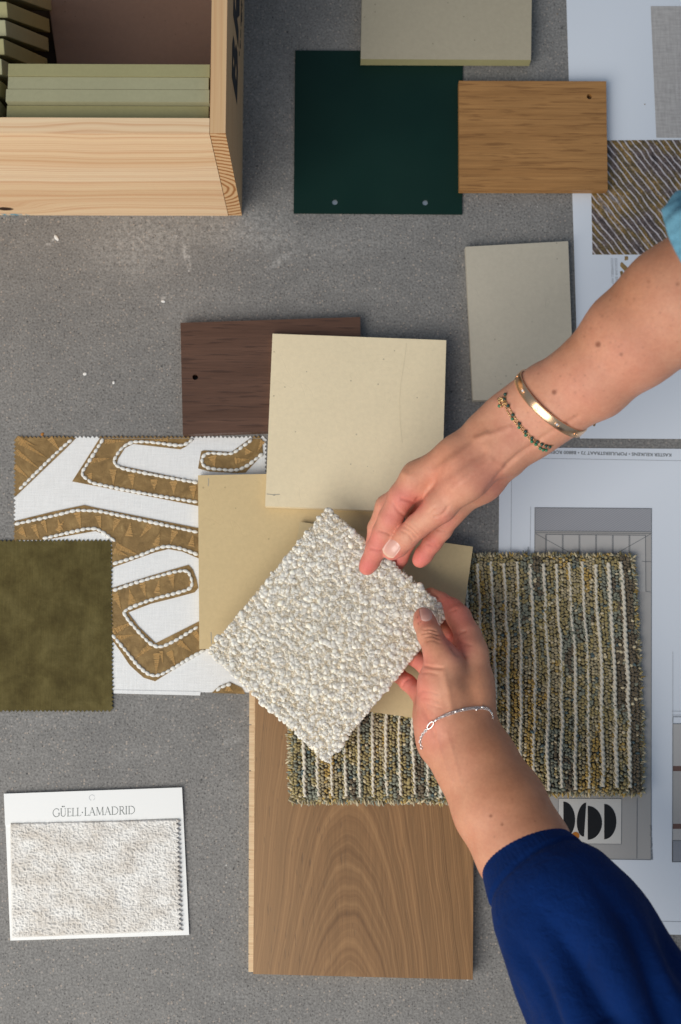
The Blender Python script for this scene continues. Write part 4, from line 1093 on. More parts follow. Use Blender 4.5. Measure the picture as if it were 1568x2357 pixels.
# thin beige binding threads looping between the nubs
parts = []
for _ in range(3600):
    s, t = random.random(), random.random(); P = bq(np.array(s), np.array(t), 0.0022)
    a = random.uniform(0, 2 * math.pi); r_ = random.uniform(.0008, .0019); sp = random.uniform(1.6, 4.2)
    th = np.linspace(a, a + sp, 7)
    path = np.stack([P[0] + r_ * np.cos(th), P[1] + r_ * 0.8 * np.sin(th), P[2] + 0.0007 * np.sin((th - a) / sp * math.pi) + random.uniform(-.0004, .0005)], 1)
    Vq, Qq = tube(path, random.uniform(.00014, .00024), 4)
    c = np.array([0.66, 0.55, 0.38]) if random.random() < .6 else np.array([0.80, 0.75, 0.66])
    parts.append((Vq, Qq, np.tile(c * random.uniform(.85, 1.1), (len(Vq), 1))))
for _ in range(5200):                                # fine woolly fibres over the face
    s, t = random.random(), random.random(); P = bq(np.array(s), np.array(t), 0.0026); a = random.uniform(0, 6.28); L = random.uniform(.0012, .0034); cv = random.gauss(0, 1.2)
    path = np.array([P + np.array([math.cos(a + cv * k) * L * k, math.sin(a + cv * k) * L * k, .0006 * math.sin(3 * k)]) for k in (0, .35, .7, 1)])
    Vq, Qq = tube(path, random.uniform(.00007, .00012), 3); parts.append((Vq, Qq, np.tile(np.array([0.90, 0.84, 0.73]), (len(Vq), 1))))
# frayed fibres round the edges
for _ in range(900):
    e = random.randrange(4); q = random.random()
    s, t = ((q, 0), (1, q), (q, 1), (0, q))[e]
    P = bq(np.array(s), np.array(t), random.uniform(-.001, .0015)); C_ = bq(np.array(.5), np.array(.5))
    d = (P - C_); d[2] = 0
    nd = [B4[0] - B4[3], B4[1] - B4[0], B4[3] - B4[0], B4[0] - B4[1]][e]; nd = nd / np.linalg.norm(nd)
    L = random.uniform(.0006, .0022); b2 = np.array([-nd[1], nd[0], 0]) * random.gauss(0, .0012)
    path = np.stack([P + nd * L * k + b2 * k * k for k in np.linspace(-.4, 1, 5)])
    Vq, Qq = tube(path, random.uniform(.00010, .0002), 4)
    parts.append((Vq, Qq, np.tile(np.array([0.72, 0.64, 0.52]) * random.uniform(.85, 1.2), (len(Vq), 1))))
Vj, Fj, Cj = join(parts)
o = from_arrays('binding_threads', Vj, Fj, bmat, bt_, False, Cj); o['kind'] = 'stuff'

# ================================================================== HANDS AND ARMS
# a smooth distance field of tapered, blended segments, turned into one continuous mesh
def smin(a, b, k):
    h = np.clip(0.5 + 0.5 * (b - a) / k, 0, 1)
    return b * (1 - h) + a * h - k * h * (1 - h)
def cone_d(Pt, a, b, ra, rb):
    ba = b - a; L2 = ba @ ba
    pa = Pt - a; h = np.clip((pa @ ba) / L2, 0, 1)
    return np.linalg.norm(pa - h[..., None] * ba, axis=-1) - (ra + (rb - ra) * h)
class Field:
    def __init__(s, lo, hi, h):
        s.lo = np.array(lo); s.h = h; s.n = np.ceil((np.array(hi) - s.lo) / h).astype(int) + 1
    def new(s): return np.full(s.n, 0.03, np.float32)
    def add(s, D, a, b, ra, rb, k):
        m = max(ra, rb) + 0.022
        i0 = np.clip(((np.minimum(a, b) - m - s.lo) / s.h).astype(int), 0, s.n); i1 = np.clip(((np.maximum(a, b) + m - s.lo) / s.h).astype(int) + 1, 0, s.n)
        if (i1 <= i0).any(): return
        ax = [s.lo[k_] + s.h * np.arange(i0[k_], i1[k_]) for k_ in range(3)]
        Pt = np.stack(np.meshgrid(*ax, indexing='ij'), -1)
        d = cone_d(Pt, a, b, ra, rb)
        sl = tuple(slice(i0[k_], i1[k_]) for k_ in range(3))
        D[sl] = smin(D[sl], d, k) if k > 0 else np.minimum(D[sl], d)
    def mesh(s, D):
        S0 = D < 0
        nx, ny, nz = D.shape
        c = np.zeros((nx - 1, ny - 1, nz - 1), np.uint8)
        for dx in (0, 1):
            for dy in (0, 1):
                for dz in (0, 1): c += S0[dx:nx - 1 + dx, dy:ny - 1 + dy, dz:nz - 1 + dz]
        act = np.argwhere((c > 0) & (c < 8))
        idx = -np.ones(c.shape, np.int64); idx[tuple(act.T)] = np.arange(len(act))
        pos = np.zeros((len(act), 3)); cnt = np.zeros(len(act))
        cor = [(0, 0, 0), (1, 0, 0), (0, 1, 0), (1, 1, 0), (0, 0, 1), (1, 0, 1), (0, 1, 1), (1, 1, 1)]
        val = [D[act[:, 0] + a, act[:, 1] + b, act[:, 2] + e] for a, b, e in cor]
        for i in range(8):
            for j in range(i + 1, 8):
                if sum(abs(np.array(cor[i]) - np.array(cor[j]))) != 1: continue
                m = (val[i] < 0) != (val[j] < 0)
                t = np.where(m, val[i] / np.where(m, val[i] - val[j], 1), 0)
                p = np.array(cor[i]) + t[:, None] * (np.array(cor[j]) - np.array(cor[i]))
                pos += p * m[:, None]; cnt += m
        V = s.lo + s.h * (act + pos / cnt[:, None])
        Q = []
        for ax in range(3):
            a_ = [slice(None)] * 3; b_ = [slice(None)] * 3; a_[ax] = slice(0, -1); b_[ax] = slice(1, None)
            A, B = S0[tuple(a_)], S0[tuple(b_)]
            e = np.argwhere(A != B); u, v = (ax + 1) % 3, (ax + 2) % 3
            ok = (e[:, u] > 0) & (e[:, v] > 0) & (e[:, u] < D.shape[u] - 1) & (e[:, v] < D.shape[v] - 1); e = e[ok]
            fl_ = A[tuple(e.T)]
            def g(du, dv):
                q = e.copy(); q[:, u] -= du; q[:, v] -= dv; return idx[tuple(q.T)]
            q = np.stack([g(1, 1), g(0, 1), g(0, 0), g(1, 0)], 1)
            q[~fl_] = q[~fl_][:, ::-1]
            Q.append(q)
        return V, np.concatenate(Q)
def np3(v): return np.array(v[:], float)
def build_hand(name, arm, palm, fingers, grid, h=0.0011):
    """arm/palm: list of (ax,ay,az,ar, bx,by,bz,br, flat); fingers: list of chains [(x,y,z,r)...]"""
    def prep(x, y, z, r): p = U(x, y, z); return np3(p), rad(r, p)
    cones = []
    def addflat(a, ra, b, rb, q, k, lst):
        if q >= 0.99: lst.append((a, b, ra, rb, k)); return
        ax = b - a; w = np.array([-ax[1], ax[0], 0.0]); w /= np.linalg.norm(w)
        for sg in (-1, 1):
            lst.append((a + w * sg * (1 - q) * ra, b + w * sg * (1 - q) * rb, ra * q, rb * q, k))
    pl_ = []
    for (x0, y0, z0, r0, x1, y1, z1, r1, q) in arm + palm:
        a, ra = prep(x0, y0, z0, r0); b, rb = prep(x1, y1, z1, r1); addflat(a, ra, b, rb, q, 0.012, pl_)
    fl_ = []
    for ch in fingers:
        L = []
        for p0_, p1_ in zip(ch[:-1], ch[1:]):
            a, ra = prep(*p0_); b, rb = prep(*p1_); L.append((a, b, ra, rb, 0.003))
        fl_.append(L)
    allp = np.array([c[i] for c in pl_ + sum(fl_, []) for i in (0, 1)]); mr = max(max(c[2], c[3]) for c in pl_)
    lo = np.maximum(allp.min(0) - mr - .01, grid[0]); hi = np.minimum(allp.max(0) + mr + .01, grid[1])
    Fd = Field(lo, hi, h)
    D = Fd.new()
    for (a, b, ra, rb, k) in pl_: Fd.add(D, a, b, ra, rb, k)
    R = D.copy()
    for L in fl_:
        E = Fd.new()
        for (a, b, ra, rb, k) in L: Fd.add(E, a, b, ra, rb, k)
        R = np.minimum(R, smin(D, E, 0.0075))
    V, Q = Fd.mesh(R)
    # light relaxation of the surface
    e = np.concatenate([Q[:, [0, 1]], Q[:, [1, 2]], Q[:, [2, 3]], Q[:, [3, 0]]])
    for _ in range(3):
        acc = np.zeros_like(V); n = np.zeros(len(V))
        for a, b in ((0, 1), (1, 0)):
            for k in range(3): acc[:, k] += np.bincount(e[:, a], V[e[:, b], k], len(V))
            n += np.bincount(e[:, a], minlength=len(V))
        V = V * 0.4 + 0.6 * acc / np.maximum(n, 1)[:, None]
    return V, Q
def vnormals(V, Q):
    fn = np.cross(V[Q[:, 2]] - V[Q[:, 0]], V[Q[:, 3]] - V[Q[:, 1]])
    N = np.zeros_like(V)
    for i in range(4):
        for k in range(3): N[:, k] += np.bincount(Q[:, i], fn[:, k], len(V))
    return N / (np.linalg.norm(N, axis=1)[:, None] + 1e-12)
def segdist(pp, a, b):
    a = np.array(a, float); b = np.array(b, float); ba = b - a
    h = np.clip(((pp - a) @ ba) / (ba @ ba), 0, 1)
    return np.linalg.norm(pp - a - h[:, None] * ba, axis=1), h
FRECK = [(random.uniform(1220, 1568), 0, random.uniform(1.1, 2.4), random.uniform(.10, .32)) for _ in range(110)]
FRECK = [(x, 880 - (x - 1300) * .75 + random.uniform(-110, 110), r, a) for x, _, r, a in FRECK]
def sculpt(V, Q, marks, hmin=None):
    """marks: (polyline px, depth metres (+ in / - out), sigma px, zmin)"""
    N = vnormals(V, Q); pp = project(V)
    view = np.array([0, 0, H]) - V; view /= np.linalg.norm(view, axis=1)[:, None]
    face = np.clip((N * view).sum(1) * 1.5, 0, 1)
    dd = np.zeros(len(V))
    for pl_, dep, sg, zmin in marks:
        best = np.full(len(V), 1e9)
        for a, b in zip(pl_[:-1], pl_[1:]): best = np.minimum(best, segdist(pp, a, b)[0])
        dd += dep * (1.6 if sg < 3.2 else 1.0) * np.exp(-(best / sg) ** 2) * (V[:, 2] > zmin)
    return V - N * (dd * face)[:, None]
def skin_colors(V, Q, base, pinks, shades, moles):
    pp = project(V); C = np.tile(np.array(base), (len(V), 1))
    for (x, y, r, a) in pinks:
        w = min(1, a * 1.4) * np.exp(-(((pp - (x, y)) ** 2).sum(1)) / r ** 2)[:, None]
        C = C * (1 - w) + w * np.array([0.68, 0.185, 0.155])
    for (x, y, r, a) in shades:  # brown tone, mostly painting the shaded arm edges into the skin
        w = a * np.exp(-(((pp - (x, y)) ** 2).sum(1)) / r ** 2)[:, None]
        C = C * (1 - w) + w * np.array([0.46, 0.190, 0.085])
    N = vnormals(V, Q)
    for (x, y, r, a) in moles:
        w = (a * np.clip(1.6 - np.sqrt(((pp - (x, y)) ** 2).sum(1)) / r, 0, 1) * (N[:, 2] > 0))[:, None]
        C = C * (1 - w) + w * np.array([0.20, 0.06, 0.028])
    return C
class Surf:
    def __init__(s, V, Q): s.bvh = BVHTree.FromPolygons([Vector(v) for v in V], [tuple(int(a) for a in q) for q in Q])
    def hit(s, x, y):
        d = (RM @ Vector(((x - CX) / F, -(y - CY) / F, -1))).normalized()
        loc, n, i, dist = s.bvh.ray_cast(CAM, d)
        if loc is None: return None, None
        if n.dot(d) > 0: n = -n
        return loc, n
def nail(surf, parent, c, L, W_, angdeg, lift=0.00045, tip=0.0016):
    """c centre px, L/W_ half sizes in px, angle of the finger tip direction in the image (deg, y up)"""
    a = math.radians(angdeg); ux, uy = math.cos(a), -math.sin(a); vx, vy = -uy, ux
    NU, NV = 15, 13; P = {}
    hit0, n0 = surf.hit(*c)
    pts = []
    for i in range(NU):
        for j in range(NV):
            s = -1 + 2 * i / (NU - 1); t = -1 + 2 * j / (NV - 1)
            # rounded rectangle outline: cuticle and free edge both arched
            ss = s * (1 - 0.30 * t * t) if s > 0 else s * (1 - 0.34 * abs(t) ** 2.5)
            tt = t * (1 - 0.12 * max(0, -s) ** 2 - 0.06 * max(0, s) ** 3)
            x = c[0] + ux * ss * L + vx * tt * W_; y = c[1] + uy * ss * L + vy * tt * W_
            h_, n_ = surf.hit(x, y)
            if h_ is None or (h_ - hit0).length > 0.012: h_, n_ = pts[-1][0] if pts else hit0, n0
            pts.append((h_, n_, s, t))
    # keep the plate smoother than the skin under it
    top, bot = [], []
    for (h_, n_, s, t) in pts:
        nn = (n_ * 0.6 + n0 * 0.4).normalized()
        e = max(abs(s), abs(t)); l = lift * (1 - 0.75 * max(0, e - 0.75) / 0.25)
        if s < -0.8: l = -0.0001
        top.append(h_ + nn * l); bot.append(h_ - nn * 0.0006)
    n = NU * NV; Vn = np.array([v[:] for v in top + bot]); I = np.arange(n).reshape(NU, NV)
    Qt = np.stack([I[:-1, :-1], I[:-1, 1:], I[1:, 1:], I[1:, :-1]], -1).reshape(-1, 4)
    per = np.r_[I[0, :], I[1:, -1], I[-1, -2::-1], I[-2:0:-1, 0]]
    Qs = np.stack([per, np.roll(per, -1), np.roll(per, -1) + n, per + n], -1)
    col = np.tile(np.array([0.68, 0.38, 0.31]), (2 * n, 1)); sarr = np.array([p[2] for p in pts] * 2); tarr = np.array([p[3] for p in pts] * 2)
    fr_ = np.clip((sarr - 0.72) / 0.15, 0, 1)[:, None]; col = col * (1 - fr_) + fr_ * np.array([0.72, 0.47, 0.33])
    lun = np.clip((-sarr - 0.70) / 0.2, 0, 1)[:, None] * 0.5; col = col * (1 - lun) + lun * np.array([0.74, 0.55, 0.48])
    return from_arrays('fingernail', Vn, np.r_[Qt, Qt[:, ::-1] + n, Qs], MNAIL, parent, True, col)
MNAIL = M('nail', 0.22, 0.5); MNAIL.color(MNAIL.attr()).set(Coat_Weight=0.25, Coat_Roughness=0.3); MNAIL = MNAIL.m
SKIN = mat_skin('skin')

# ---- person reaching from the upper right
armA = [(1212, 968, .140, 84, 1272, 924, .152, 87, .74), (1272, 924, .152, 87, 1362, 870, .170, 92, .80), (1362, 870, .170, 92, 1457, 779, .190, 112, .84),
        (1457, 779, .190, 112, 1556, 698, .206, 128, .86), (1556, 698, .206, 128, 1660, 624, .220, 134, .88)]
palmA = [(1212, 968, .140, 82, 1150, 1020, .128, 82, .70),
         (1150, 965, .134, 40, 1050, 1045, .128, 36, 1), (1050, 1045, .128, 36, 962, 1096, .112, 34, 1),      # index metacarpal
         (1150, 1000, .118, 44, 955, 1125, .096, 30, 1),                                                   # middle metacarpal
         (1160, 1030, .140, 46, 1075, 1100, .134, 45, 1), (1075, 1100, .134, 45, 1014, 1165, .120, 34, 1),   # thumb metacarpal
         (1165, 1060, .110, 42, 1110, 1110, .098, 40, 1), (1110, 1110, .098, 40, 1052, 1165, .090, 28, 1),   # heel and little finger side
         (1090, 1090, .110, 50, 1000, 1110, .100, 40, 1)]
fingA = [[(960, 1098, .110, 33), (925, 1141, .104, 30), (899, 1193, .096, 27.5), (884, 1224, .090, 25.5), (866, 1264, .082, 24), (853, 1292, .0765, 21), (845, 1305, .0745, 19.5)],
         [(950, 1120, .094, 28), (890, 1165, .083, 25), (868, 1215, .068, 21), (858, 1262, .054, 18), (856, 1290, .050, 16)],
         [(1000, 1140, .090, 30), (960, 1190, .076, 24), (938, 1245, .060, 20), (920, 1285, .050, 19), (910, 1303, .047, 17)],
         [(1052, 1165, .090, 26), (1036, 1190, .084, 25), (1018, 1219, .076, 23), (996, 1248, .067, 22), (976, 1277, .060, 20.5), (967, 1289, .0575, 18.5)],
         [(1014, 1168, .119, 33), (985, 1192, .112, 30), (962, 1210, .106, 28), (937, 1234, .098, 27.5), (914, 1259, .090, 24), (902, 1270, .086, 20.5)]]
grid = (np.array([-1, -1, 0.0]), np.array([0.40, 1, 0.5]))
VA, QA = build_hand('person', armA, palmA, fingA, grid)
VA = sculpt(VA, QA, [
    ([(930, 1212), (945, 1222), (958, 1236)], .0006, 2.2, .08), ([(926, 1222), (940, 1230), (950, 1243)], .0005, 1.8, .08), ([(934, 1205), (950, 1215), (964, 1230)], .0004, 2, .08),
    ([(873, 1221), (888, 1226), (897, 1230)], .0006, 2.4, .07), ([(854, 1262), (868, 1266), (880, 1266)], .0005, 2.2, .06),
    ([(906, 1158), (916, 1175), (930, 1186)], .0007, 3.5, .08), ([(925, 1148), (940, 1152), (955, 1158), (962, 1148)], .0010, 4, .08),
    ([(1001, 1190), (1014, 1188), (1025, 1178), (1030, 1168)], .0007, 3, .09), ([(988, 1180), (1000, 1168)], .0004, 3, .09),
    ([(984, 1252), (996, 1257), (1006, 1256)], .0005, 2.5, .04), ([(1004, 1218), (1016, 1222), (1028, 1222)], .0004, 2.5, .04),
    ([(1000, 1085), (1060, 1045), (1120, 1000)], -.0010, 9, .1), ([(985, 1125), (1040, 1085), (1110, 1040)], .0013, 12, .1),
    ([(1165, 1070), (1200, 1040), (1260, 1000), (1330, 960)], .0009, 6, .1), ([(1120, 1130), (1150, 1090), (1190, 1052), (1240, 1018)], .0010, 5, .08),
    ([(1095, 1010), (1135, 1000), (1175, 985)], -.0008, 7, .1), ([(1045, 1125), (1090, 1090), (1130, 1060)], -.0009, 8, .1),
    ([(1148, 925), (1160, 935)], -.0008, 10, .1),
    ([(926, 1088), (936, 1094)], -.0012, 9, .1)])
CA = skin_colors(VA, QA, (0.645, 0.315, 0.205),
    [(845, 1305, 34, .75), (866, 1262, 30, .55), (900, 1195, 34, .5), (925, 1150, 34, .55), (960, 1160, 24, .4), (967, 1288, 34, .8), (996, 1250, 30, .5), (1030, 1200, 28, .35), (915, 1292, 22, .7),
     (902, 1278, 22, .35), (1140, 1120, 40, .3), (862, 1235, 20, .45), (1010, 1100, 50, .2), (1080, 1070, 50, .12), (1180, 1000, 40, .12), (1330, 900, 70, .12), (1450, 820, 80, .12)],
    [(1420, 660, 90, .55), (1300, 780, 60, .5), (1520, 560, 70, .6), (1230, 900, 45, .25), (1020, 1045, 60, .35), (945, 1080, 40, .3), (1100, 985, 50, .3), (1470, 760, 120, .2), (1350, 870, 90, .1)],  # mostly shade along the upper left contour, put in as brown
    [(1377, 793, 5.5, .8), (1276, 903, 5, .8), (1430, 816, 3.6, .6), (1493, 648, 4, .3), (1386, 728, 3.5, .3), (1290, 866, 2.5, .3), (1347, 864, 2.2, .35), (1322, 872, 2, .25), (1441, 834, 2, .2), (1363, 820, 2, .3), (1560, 654, 4, .5), (1460, 688, 3, .3),
     (1345, 775, 2.5, .35), (1298, 840, 2.2, .3), (1520, 720, 2.5, .25), (1405, 690, 2.5, .3), (1440, 640, 2.5, .3), (1240, 860, 2.5, .3), (1215, 950, 2, .4), (1390, 900, 2, .25), (1480, 800, 2.5, .2)] + FRECK)
PA = from_arrays('person', VA, QA, SKIN, None, True, CA, origin=np3(U(1500, 720, 0.0)))
setp(PA, 'bare forearm and hand with gold bangle reaching from the upper right', 'person')
sA = Surf(VA, QA)
nail(sA, PA, (902, 1262), 22, 17.5, 231)

# ---- person reaching from the lower right
armB = [(1048, 1668, .086, 84, 1060, 1700, .088, 85, .72), (1060, 1700, .088, 85, 1098, 1760, .096, 90, .78), (1098, 1760, .096, 90, 1150, 1856, .108, 101, .82),
        (1150, 1856, .108, 104, 1207, 1960, .122, 105, .86), (1207, 1960, .122, 105, 1240, 2022, .130, 92, .86)]
palmB = [(1048, 1668, .086, 82, 1052, 1600, .084, 79, .62), (1052, 1600, .084, 77, 1058, 1560, .084, 74, .56),
         (1082, 1580, .088, 40, 1087, 1500, .086, 33, 1), (1050, 1580, .076, 36, 1064, 1500, .070, 28, 1),
         (1020, 1640, .092, 52, 1016, 1570, .098, 44, 1), (1016, 1570, .098, 44, 1024, 1522, .102, 34, 1),
         (1000, 1655, .074, 36, 1004, 1710, .078, 38, 1), (1010, 1600, .070, 38, 990, 1640, .074, 28, 1)]
fingB = [[(1088, 1505, .086, 32), (1077, 1462, .079, 30), (1056, 1420, .068, 28), (1042, 1402, .060, 24), (1015, 1385, .0525, 21), (992, 1370, .050, 18)],
         [(1062, 1505, .070, 26), (1038, 1468, .056, 22), (1012, 1442, .048, 19), (985, 1425, .046, 17)],
         [(1022, 1560, .074, 28), (982, 1534, .062, 21), (953, 1513, .050, 19), (925, 1492, .043, 17)],
         [(992, 1630, .072, 27), (966, 1597, .062, 20.5), (938, 1571, .051, 18.5), (915, 1552, .043, 17), (893, 1532, .039, 15)],
         [(1024, 1524, .101, 34), (1006, 1495, .098, 31.5), (990, 1462, .091, 28.5), (979, 1436, .084, 26), (975, 1421, .0795, 23.5)]]
VB_, QB = build_hand('person', armB, palmB, fingB, (np.array([-1, -1, 0.0]), np.array([0.5, 1, 0.5])))
VB_ = sculpt(VB_, QB, [
    ([(975, 1450), (988, 1448), (1003, 1452)], .0005, 2, .07), ([(972, 1458), (988, 1455), (1008, 1461)], .0006, 2.2, .07), ([(978, 1466), (994, 1463), (1010, 1470)], .0005, 2, .07), ([(983, 1475), (998, 1473), (1012, 1480)], .0003, 2.2, .07),
    ([(978, 1532), (995, 1536), (1018, 1538)], .0008, 3, .08), ([(972, 1548), (990, 1548), (1005, 1552)], .0004, 2.5, .08), ([(974, 1590), (990, 1592), (1008, 1598)], .0003, 2.5, .08), ([(976, 1606), (994, 1609), (1010, 1615)], .0003, 2.5, .08),
    ([(984, 1620), (1000, 1626), (1015, 1630)], .0003, 2.5, .08),
    ([(1030, 1468), (1042, 1490), (1052, 1503), (1070, 1510)], .0014, 6, .05), ([(1034, 1480), (1056, 1478), (1076, 1480)], .0005, 3, .05), ([(1040, 1492), (1060, 1485), (1085, 1484)], .0004, 2.5, .05),
    ([(1040, 1475), (1058, 1456), (1070, 1452)], .0007, 3, .05), ([(1035, 1408), (1050, 1402)], .0005, 3, .04),
    ([(970, 1625), (985, 1655), (1000, 1690)], .0010, 6, .06), ([(925, 1580), (930, 1570), (940, 1562)], .0005, 2.5, .03), ([(955, 1618), (962, 1600), (970, 1590)], .0007, 3.5, .04),
    ([(1020, 1545), (1032, 1590), (1040, 1640)], -.0007, 8, .08), ([(1060, 1560), (1085, 1590), (1100, 1630)], .0006, 16, .08),
    ([(1030, 1690), (1045, 1740), (1060, 1800)], -.0005, 5, .06), ([(1005, 1690), (1018, 1740), (1040, 1800)], -.0004, 4, .06)])
CB = skin_colors(VB_, QB, (0.625, 0.298, 0.187),
    [(974, 1420, 24, .45), (1060, 1420, 40, .45), (1030, 1385, 30, .55), (960, 1520, 34, .55), (935, 1568, 40, .6), (970, 1600, 30, .4), (975, 1660, 36, .3), (1060, 1490, 30, .45), (1000, 1700, 40, .2), (1035, 1470, 20, .6)],
    [(1090, 1580, 60, .45), (1140, 1720, 60, .6), (1190, 1800, 70, .6), (1240, 1880, 80, .6), (1100, 1660, 60, .4), (1005, 1490, 30, .25), (1130, 1820, 60, .25)],  # mostly shade down the arm's right side, put in as brown
    [(1130, 1878, 3.2, .8), (1156, 1898, 3, .75), (1138, 1926, 2.2, .35), (1232, 1890, 2.2, .35), (961, 1421, 1.6, .8), (963, 1436, 2, .7), (968, 1432, 1.5, .5), (1180, 1840, 2, .2), (1075, 1760, 2, .2)])
PB = from_arrays('person', VB_, QB, SKIN, None, True, CB, origin=np3(U(1200, 1900, 0.0)))
setp(PB, 'navy sleeved arm from the lower right, silver chain on the hand gripping the swatch', 'person')
sB = Surf(VB_, QB)
nail(sB, PB, (980.5, 1414.5), 18.5, 14.0, 100)

# ================================================================== SLEEVES
def sleeve(name, rings, mat, parent, folds, thick=0.0016, tilt=0.0, nseg=96, steps=70, cuff=None, ribs=0):
    """rings: (x,y,z,rx px,q flat)"""
    R_ = np.array([[*U(x, y, z), rad(r, U(x, y, z)), q] for x, y, z, r, q in rings])
    R_ = smooth_path(R_, 2); R_ = resample(R_, np.linalg.norm(np.diff(R_[:, :3], axis=0), axis=1).sum() / steps)
    c = R_[:, :3]; T = np.gradient(c, axis=0); T /= np.linalg.norm(T, axis=1)[:, None]
    Wd = np.cross(T, [0, 0, 1.0]); Wd /= np.linalg.norm(Wd, axis=1)[:, None]; Ud = np.cross(Wd, T)
    n = len(c); th = np.linspace(0, 2 * math.pi, nseg, endpoint=False)
    u = np.linspace(0, 1, n)[:, None]
    rr = R_[:, 3][:, None] * (1 + 0 * th[None])
    rr = rr + folds(u, th[None])
    V = c[:, None] + rr[..., None] * (np.cos(th)[None, :, None] * Wd[:, None] + R_[:, 4][:, None, None] * np.sin(th)[None, :, None] * Ud[:, None])
    tl_ = np.clip(1 - np.linspace(0, 1, n) * 2.2, 0, 1)[:, None] * tilt * R_[:, 3][:, None] * np.sin(th)[None]
    V = V - T[:, None] * tl_[..., None]
    # turned-in hem
    inner = V[0] + (c[0] - V[0]) * 0.05; inner2 = V[0] + (c[0] - V[0]) * 0.075 + T[0] * 0.02
    hem = V[0] + (c[0] - V[0]) * 0.02 - T[0] * 0.0012
    V = np.concatenate([[inner2], [inner - T[0] * .0003], [hem], V])
    m = len(V); i = np.arange(m - 1)[:, None]; j = np.arange(nseg)[None]; j2 = (j + 1) % nseg
    Q = np.stack([i * nseg + j, (i + 1) * nseg + j, (i + 1) * nseg + j2, i * nseg + j2], -1).reshape(-1, 4)
    return from_arrays(name, V.reshape(-1, 3), Q, mat, parent, True)
def mat_knit(name, c, scale=1500):
    m = M(name, 0.9, 0.12); b = np.array(c)
    n = m.noise(22, 3); w = m.noise(1300, 2, 0.7)
    col = m.ramp(n, [(0.3, tuple(b * .85)), (0.7, tuple(b * 1.18))]); col = m.mix(0.35, col, m.ramp(w, [(0.3, 0.3), (0.7, 0.7)]), 'OVERLAY')
    wv = m.math('MULTIPLY', m.math('SINE', m.math('MULTIPLY', m.sep()[0], 3600.0)), m.math('SINE', m.math('MULTIPLY', m.sep()[1], 3600.0)))
    m.color(col).set(Sheen_Weight=0.03, Sheen_Roughness=0.5, Specular_IOR_Level=0.06); m.bump(m.math('ADD', m.math('ADD', w, m.math('MULTIPLY', wv, 0.25)), m.math('MULTIPLY', m.noise(90, 3, 0.6, dist=.6), 5.0)), 0.6, 0.0008); return m.m
navy = mat_knit('navy_jersey', (0.0022, 0.0175, 0.094))
def foldB(u, th):
    f = 0.0
    # cuff seam ridge then body fullness
    f = f - 0.0022 * np.exp(-((u - 0.185) / 0.012) ** 2) + 0.0030 * sst(0.19, 0.26, u)
    f = f + 0.00007 * np.cos(th * 70) * (u < 0.18)
    amp = sst(0.25, 0.6, u)
    f = f + amp * (0.0040 * np.sin(3 * th + 5 * u + 0.6) + 0.0028 * np.sin(5 * th - 7 * u + 1.1) + 0.0016 * np.sin(9 * th + 11 * u))
    f = f - amp * 0.011 * np.exp(-(((th - 1.35 - 0.55 * (u - .5)) / 0.16) ** 2)) - amp * 0.008 * np.exp(-(((th - 2.05 + 0.5 * (u - .5)) / 0.14) ** 2))
    f = f - amp * 0.009 * np.exp(-(((th - 0.75 - 0.4 * (u - .5)) / 0.14) ** 2))
    f = f + 0.0016 * np.sin(2 * th + 22 * u) * sst(.2, .4, u)
    return f
slB = sleeve('sleeve', [(1205, 1967, .123, 108, .90), (1240, 2020, .131, 133, .95), (1285, 2083, .141, 154, .95), (1330, 2152, .151, 168, .95), (1384, 2260, .163, 183, .95), (1440, 2370, .172, 196, .95), (1520, 2560, .195, 220, .95), (1600, 2720, .215, 235, .95)], navy, PB, foldB, tilt=0.34, nseg=360, steps=110)
teal = mat_knit('pale_blue_cotton', (0.135, 0.31, 0.41))
def foldA(u, th): return 0.003 * np.sin(4 * th + 9 * u) + 0.002 * np.sin(9 * th - 14 * u) - 0.002 * np.exp(-((u - 0.12) / 0.02) ** 2)
slA = sleeve('sleeve', [(1556, 540, .272, 70, 1.0), (1590, 528, .275, 88, 1), (1680, 505, .28, 120, 1), (1900, 450, .285, 170, 1)], teal, PA, foldA, tilt=0.25, steps=50)

# ================================================================== JEWELLERY
bang = empty('bangle', U(1268, 928, .15)); setp(bang, 'rose gold bangle with screw motifs and small stones round the upper wrist', 'bangle')
Cc = U(1268, 928, .150); pa_, pb_ = U(1205, 868, .150), U(1334, 985, .150)
uv = (pb_ - pa_) / 2; Cc = (pa_ + pb_) / 2; top = U(1245, 946, .150 + .0245); vv_ = top - Cc
axn = uv.cross(vv_).normalized()
if axn.dot(U(1100, 1080, .12) - Cc) < 0: axn = -axn
NB = 120; loop_ = []
for k in range(NB):
    a = 2 * math.pi * k / NB; p = Cc + uv * math.cos(a) + vv_ * math.sin(a); d = (p - Cc)
    loc, n_, i_, dist = sA.bvh.ray_cast(Cc + d.normalized() * 0.06, -d.normalized())
    r_ = d.length
    if loc is not None: r_ = max(r_, (loc - Cc).length + 0.0006)
    loop_.append((r_, d.normalized()))
rs = np.array([l[0] for l in loop_]); 
for _ in range(30): rs = np.maximum((np.roll(rs, 1) + rs + np.roll(rs, -1)) / 3, 0)
Vg = []; prof = [(-.0036, 0), (-.0035, .0009), (-.0030, .0012), (.0030, .0012), (.0035, .0009), (.0036, 0), (.0032, -.0004), (-.0032, -.0004)]
for k in range(NB):
    d = loop_[k][1]
    for w_, h_ in prof: Vg.append((Cc + d * (rs[k] + h_) + axn * w_)[:])
ns_ = len(prof); i = np.arange(NB)[:, None]; j = np.arange(ns_)[None]
Qg = np.stack([i * ns_ + j, i * ns_ + (j + 1) % ns_, ((i + 1) % NB) * ns_ + (j + 1) % ns_, ((i + 1) % NB) * ns_ + j], -1).reshape(-1, 4)
from_arrays('band', Vg, Qg, MAT['rosegold'], bang, True)
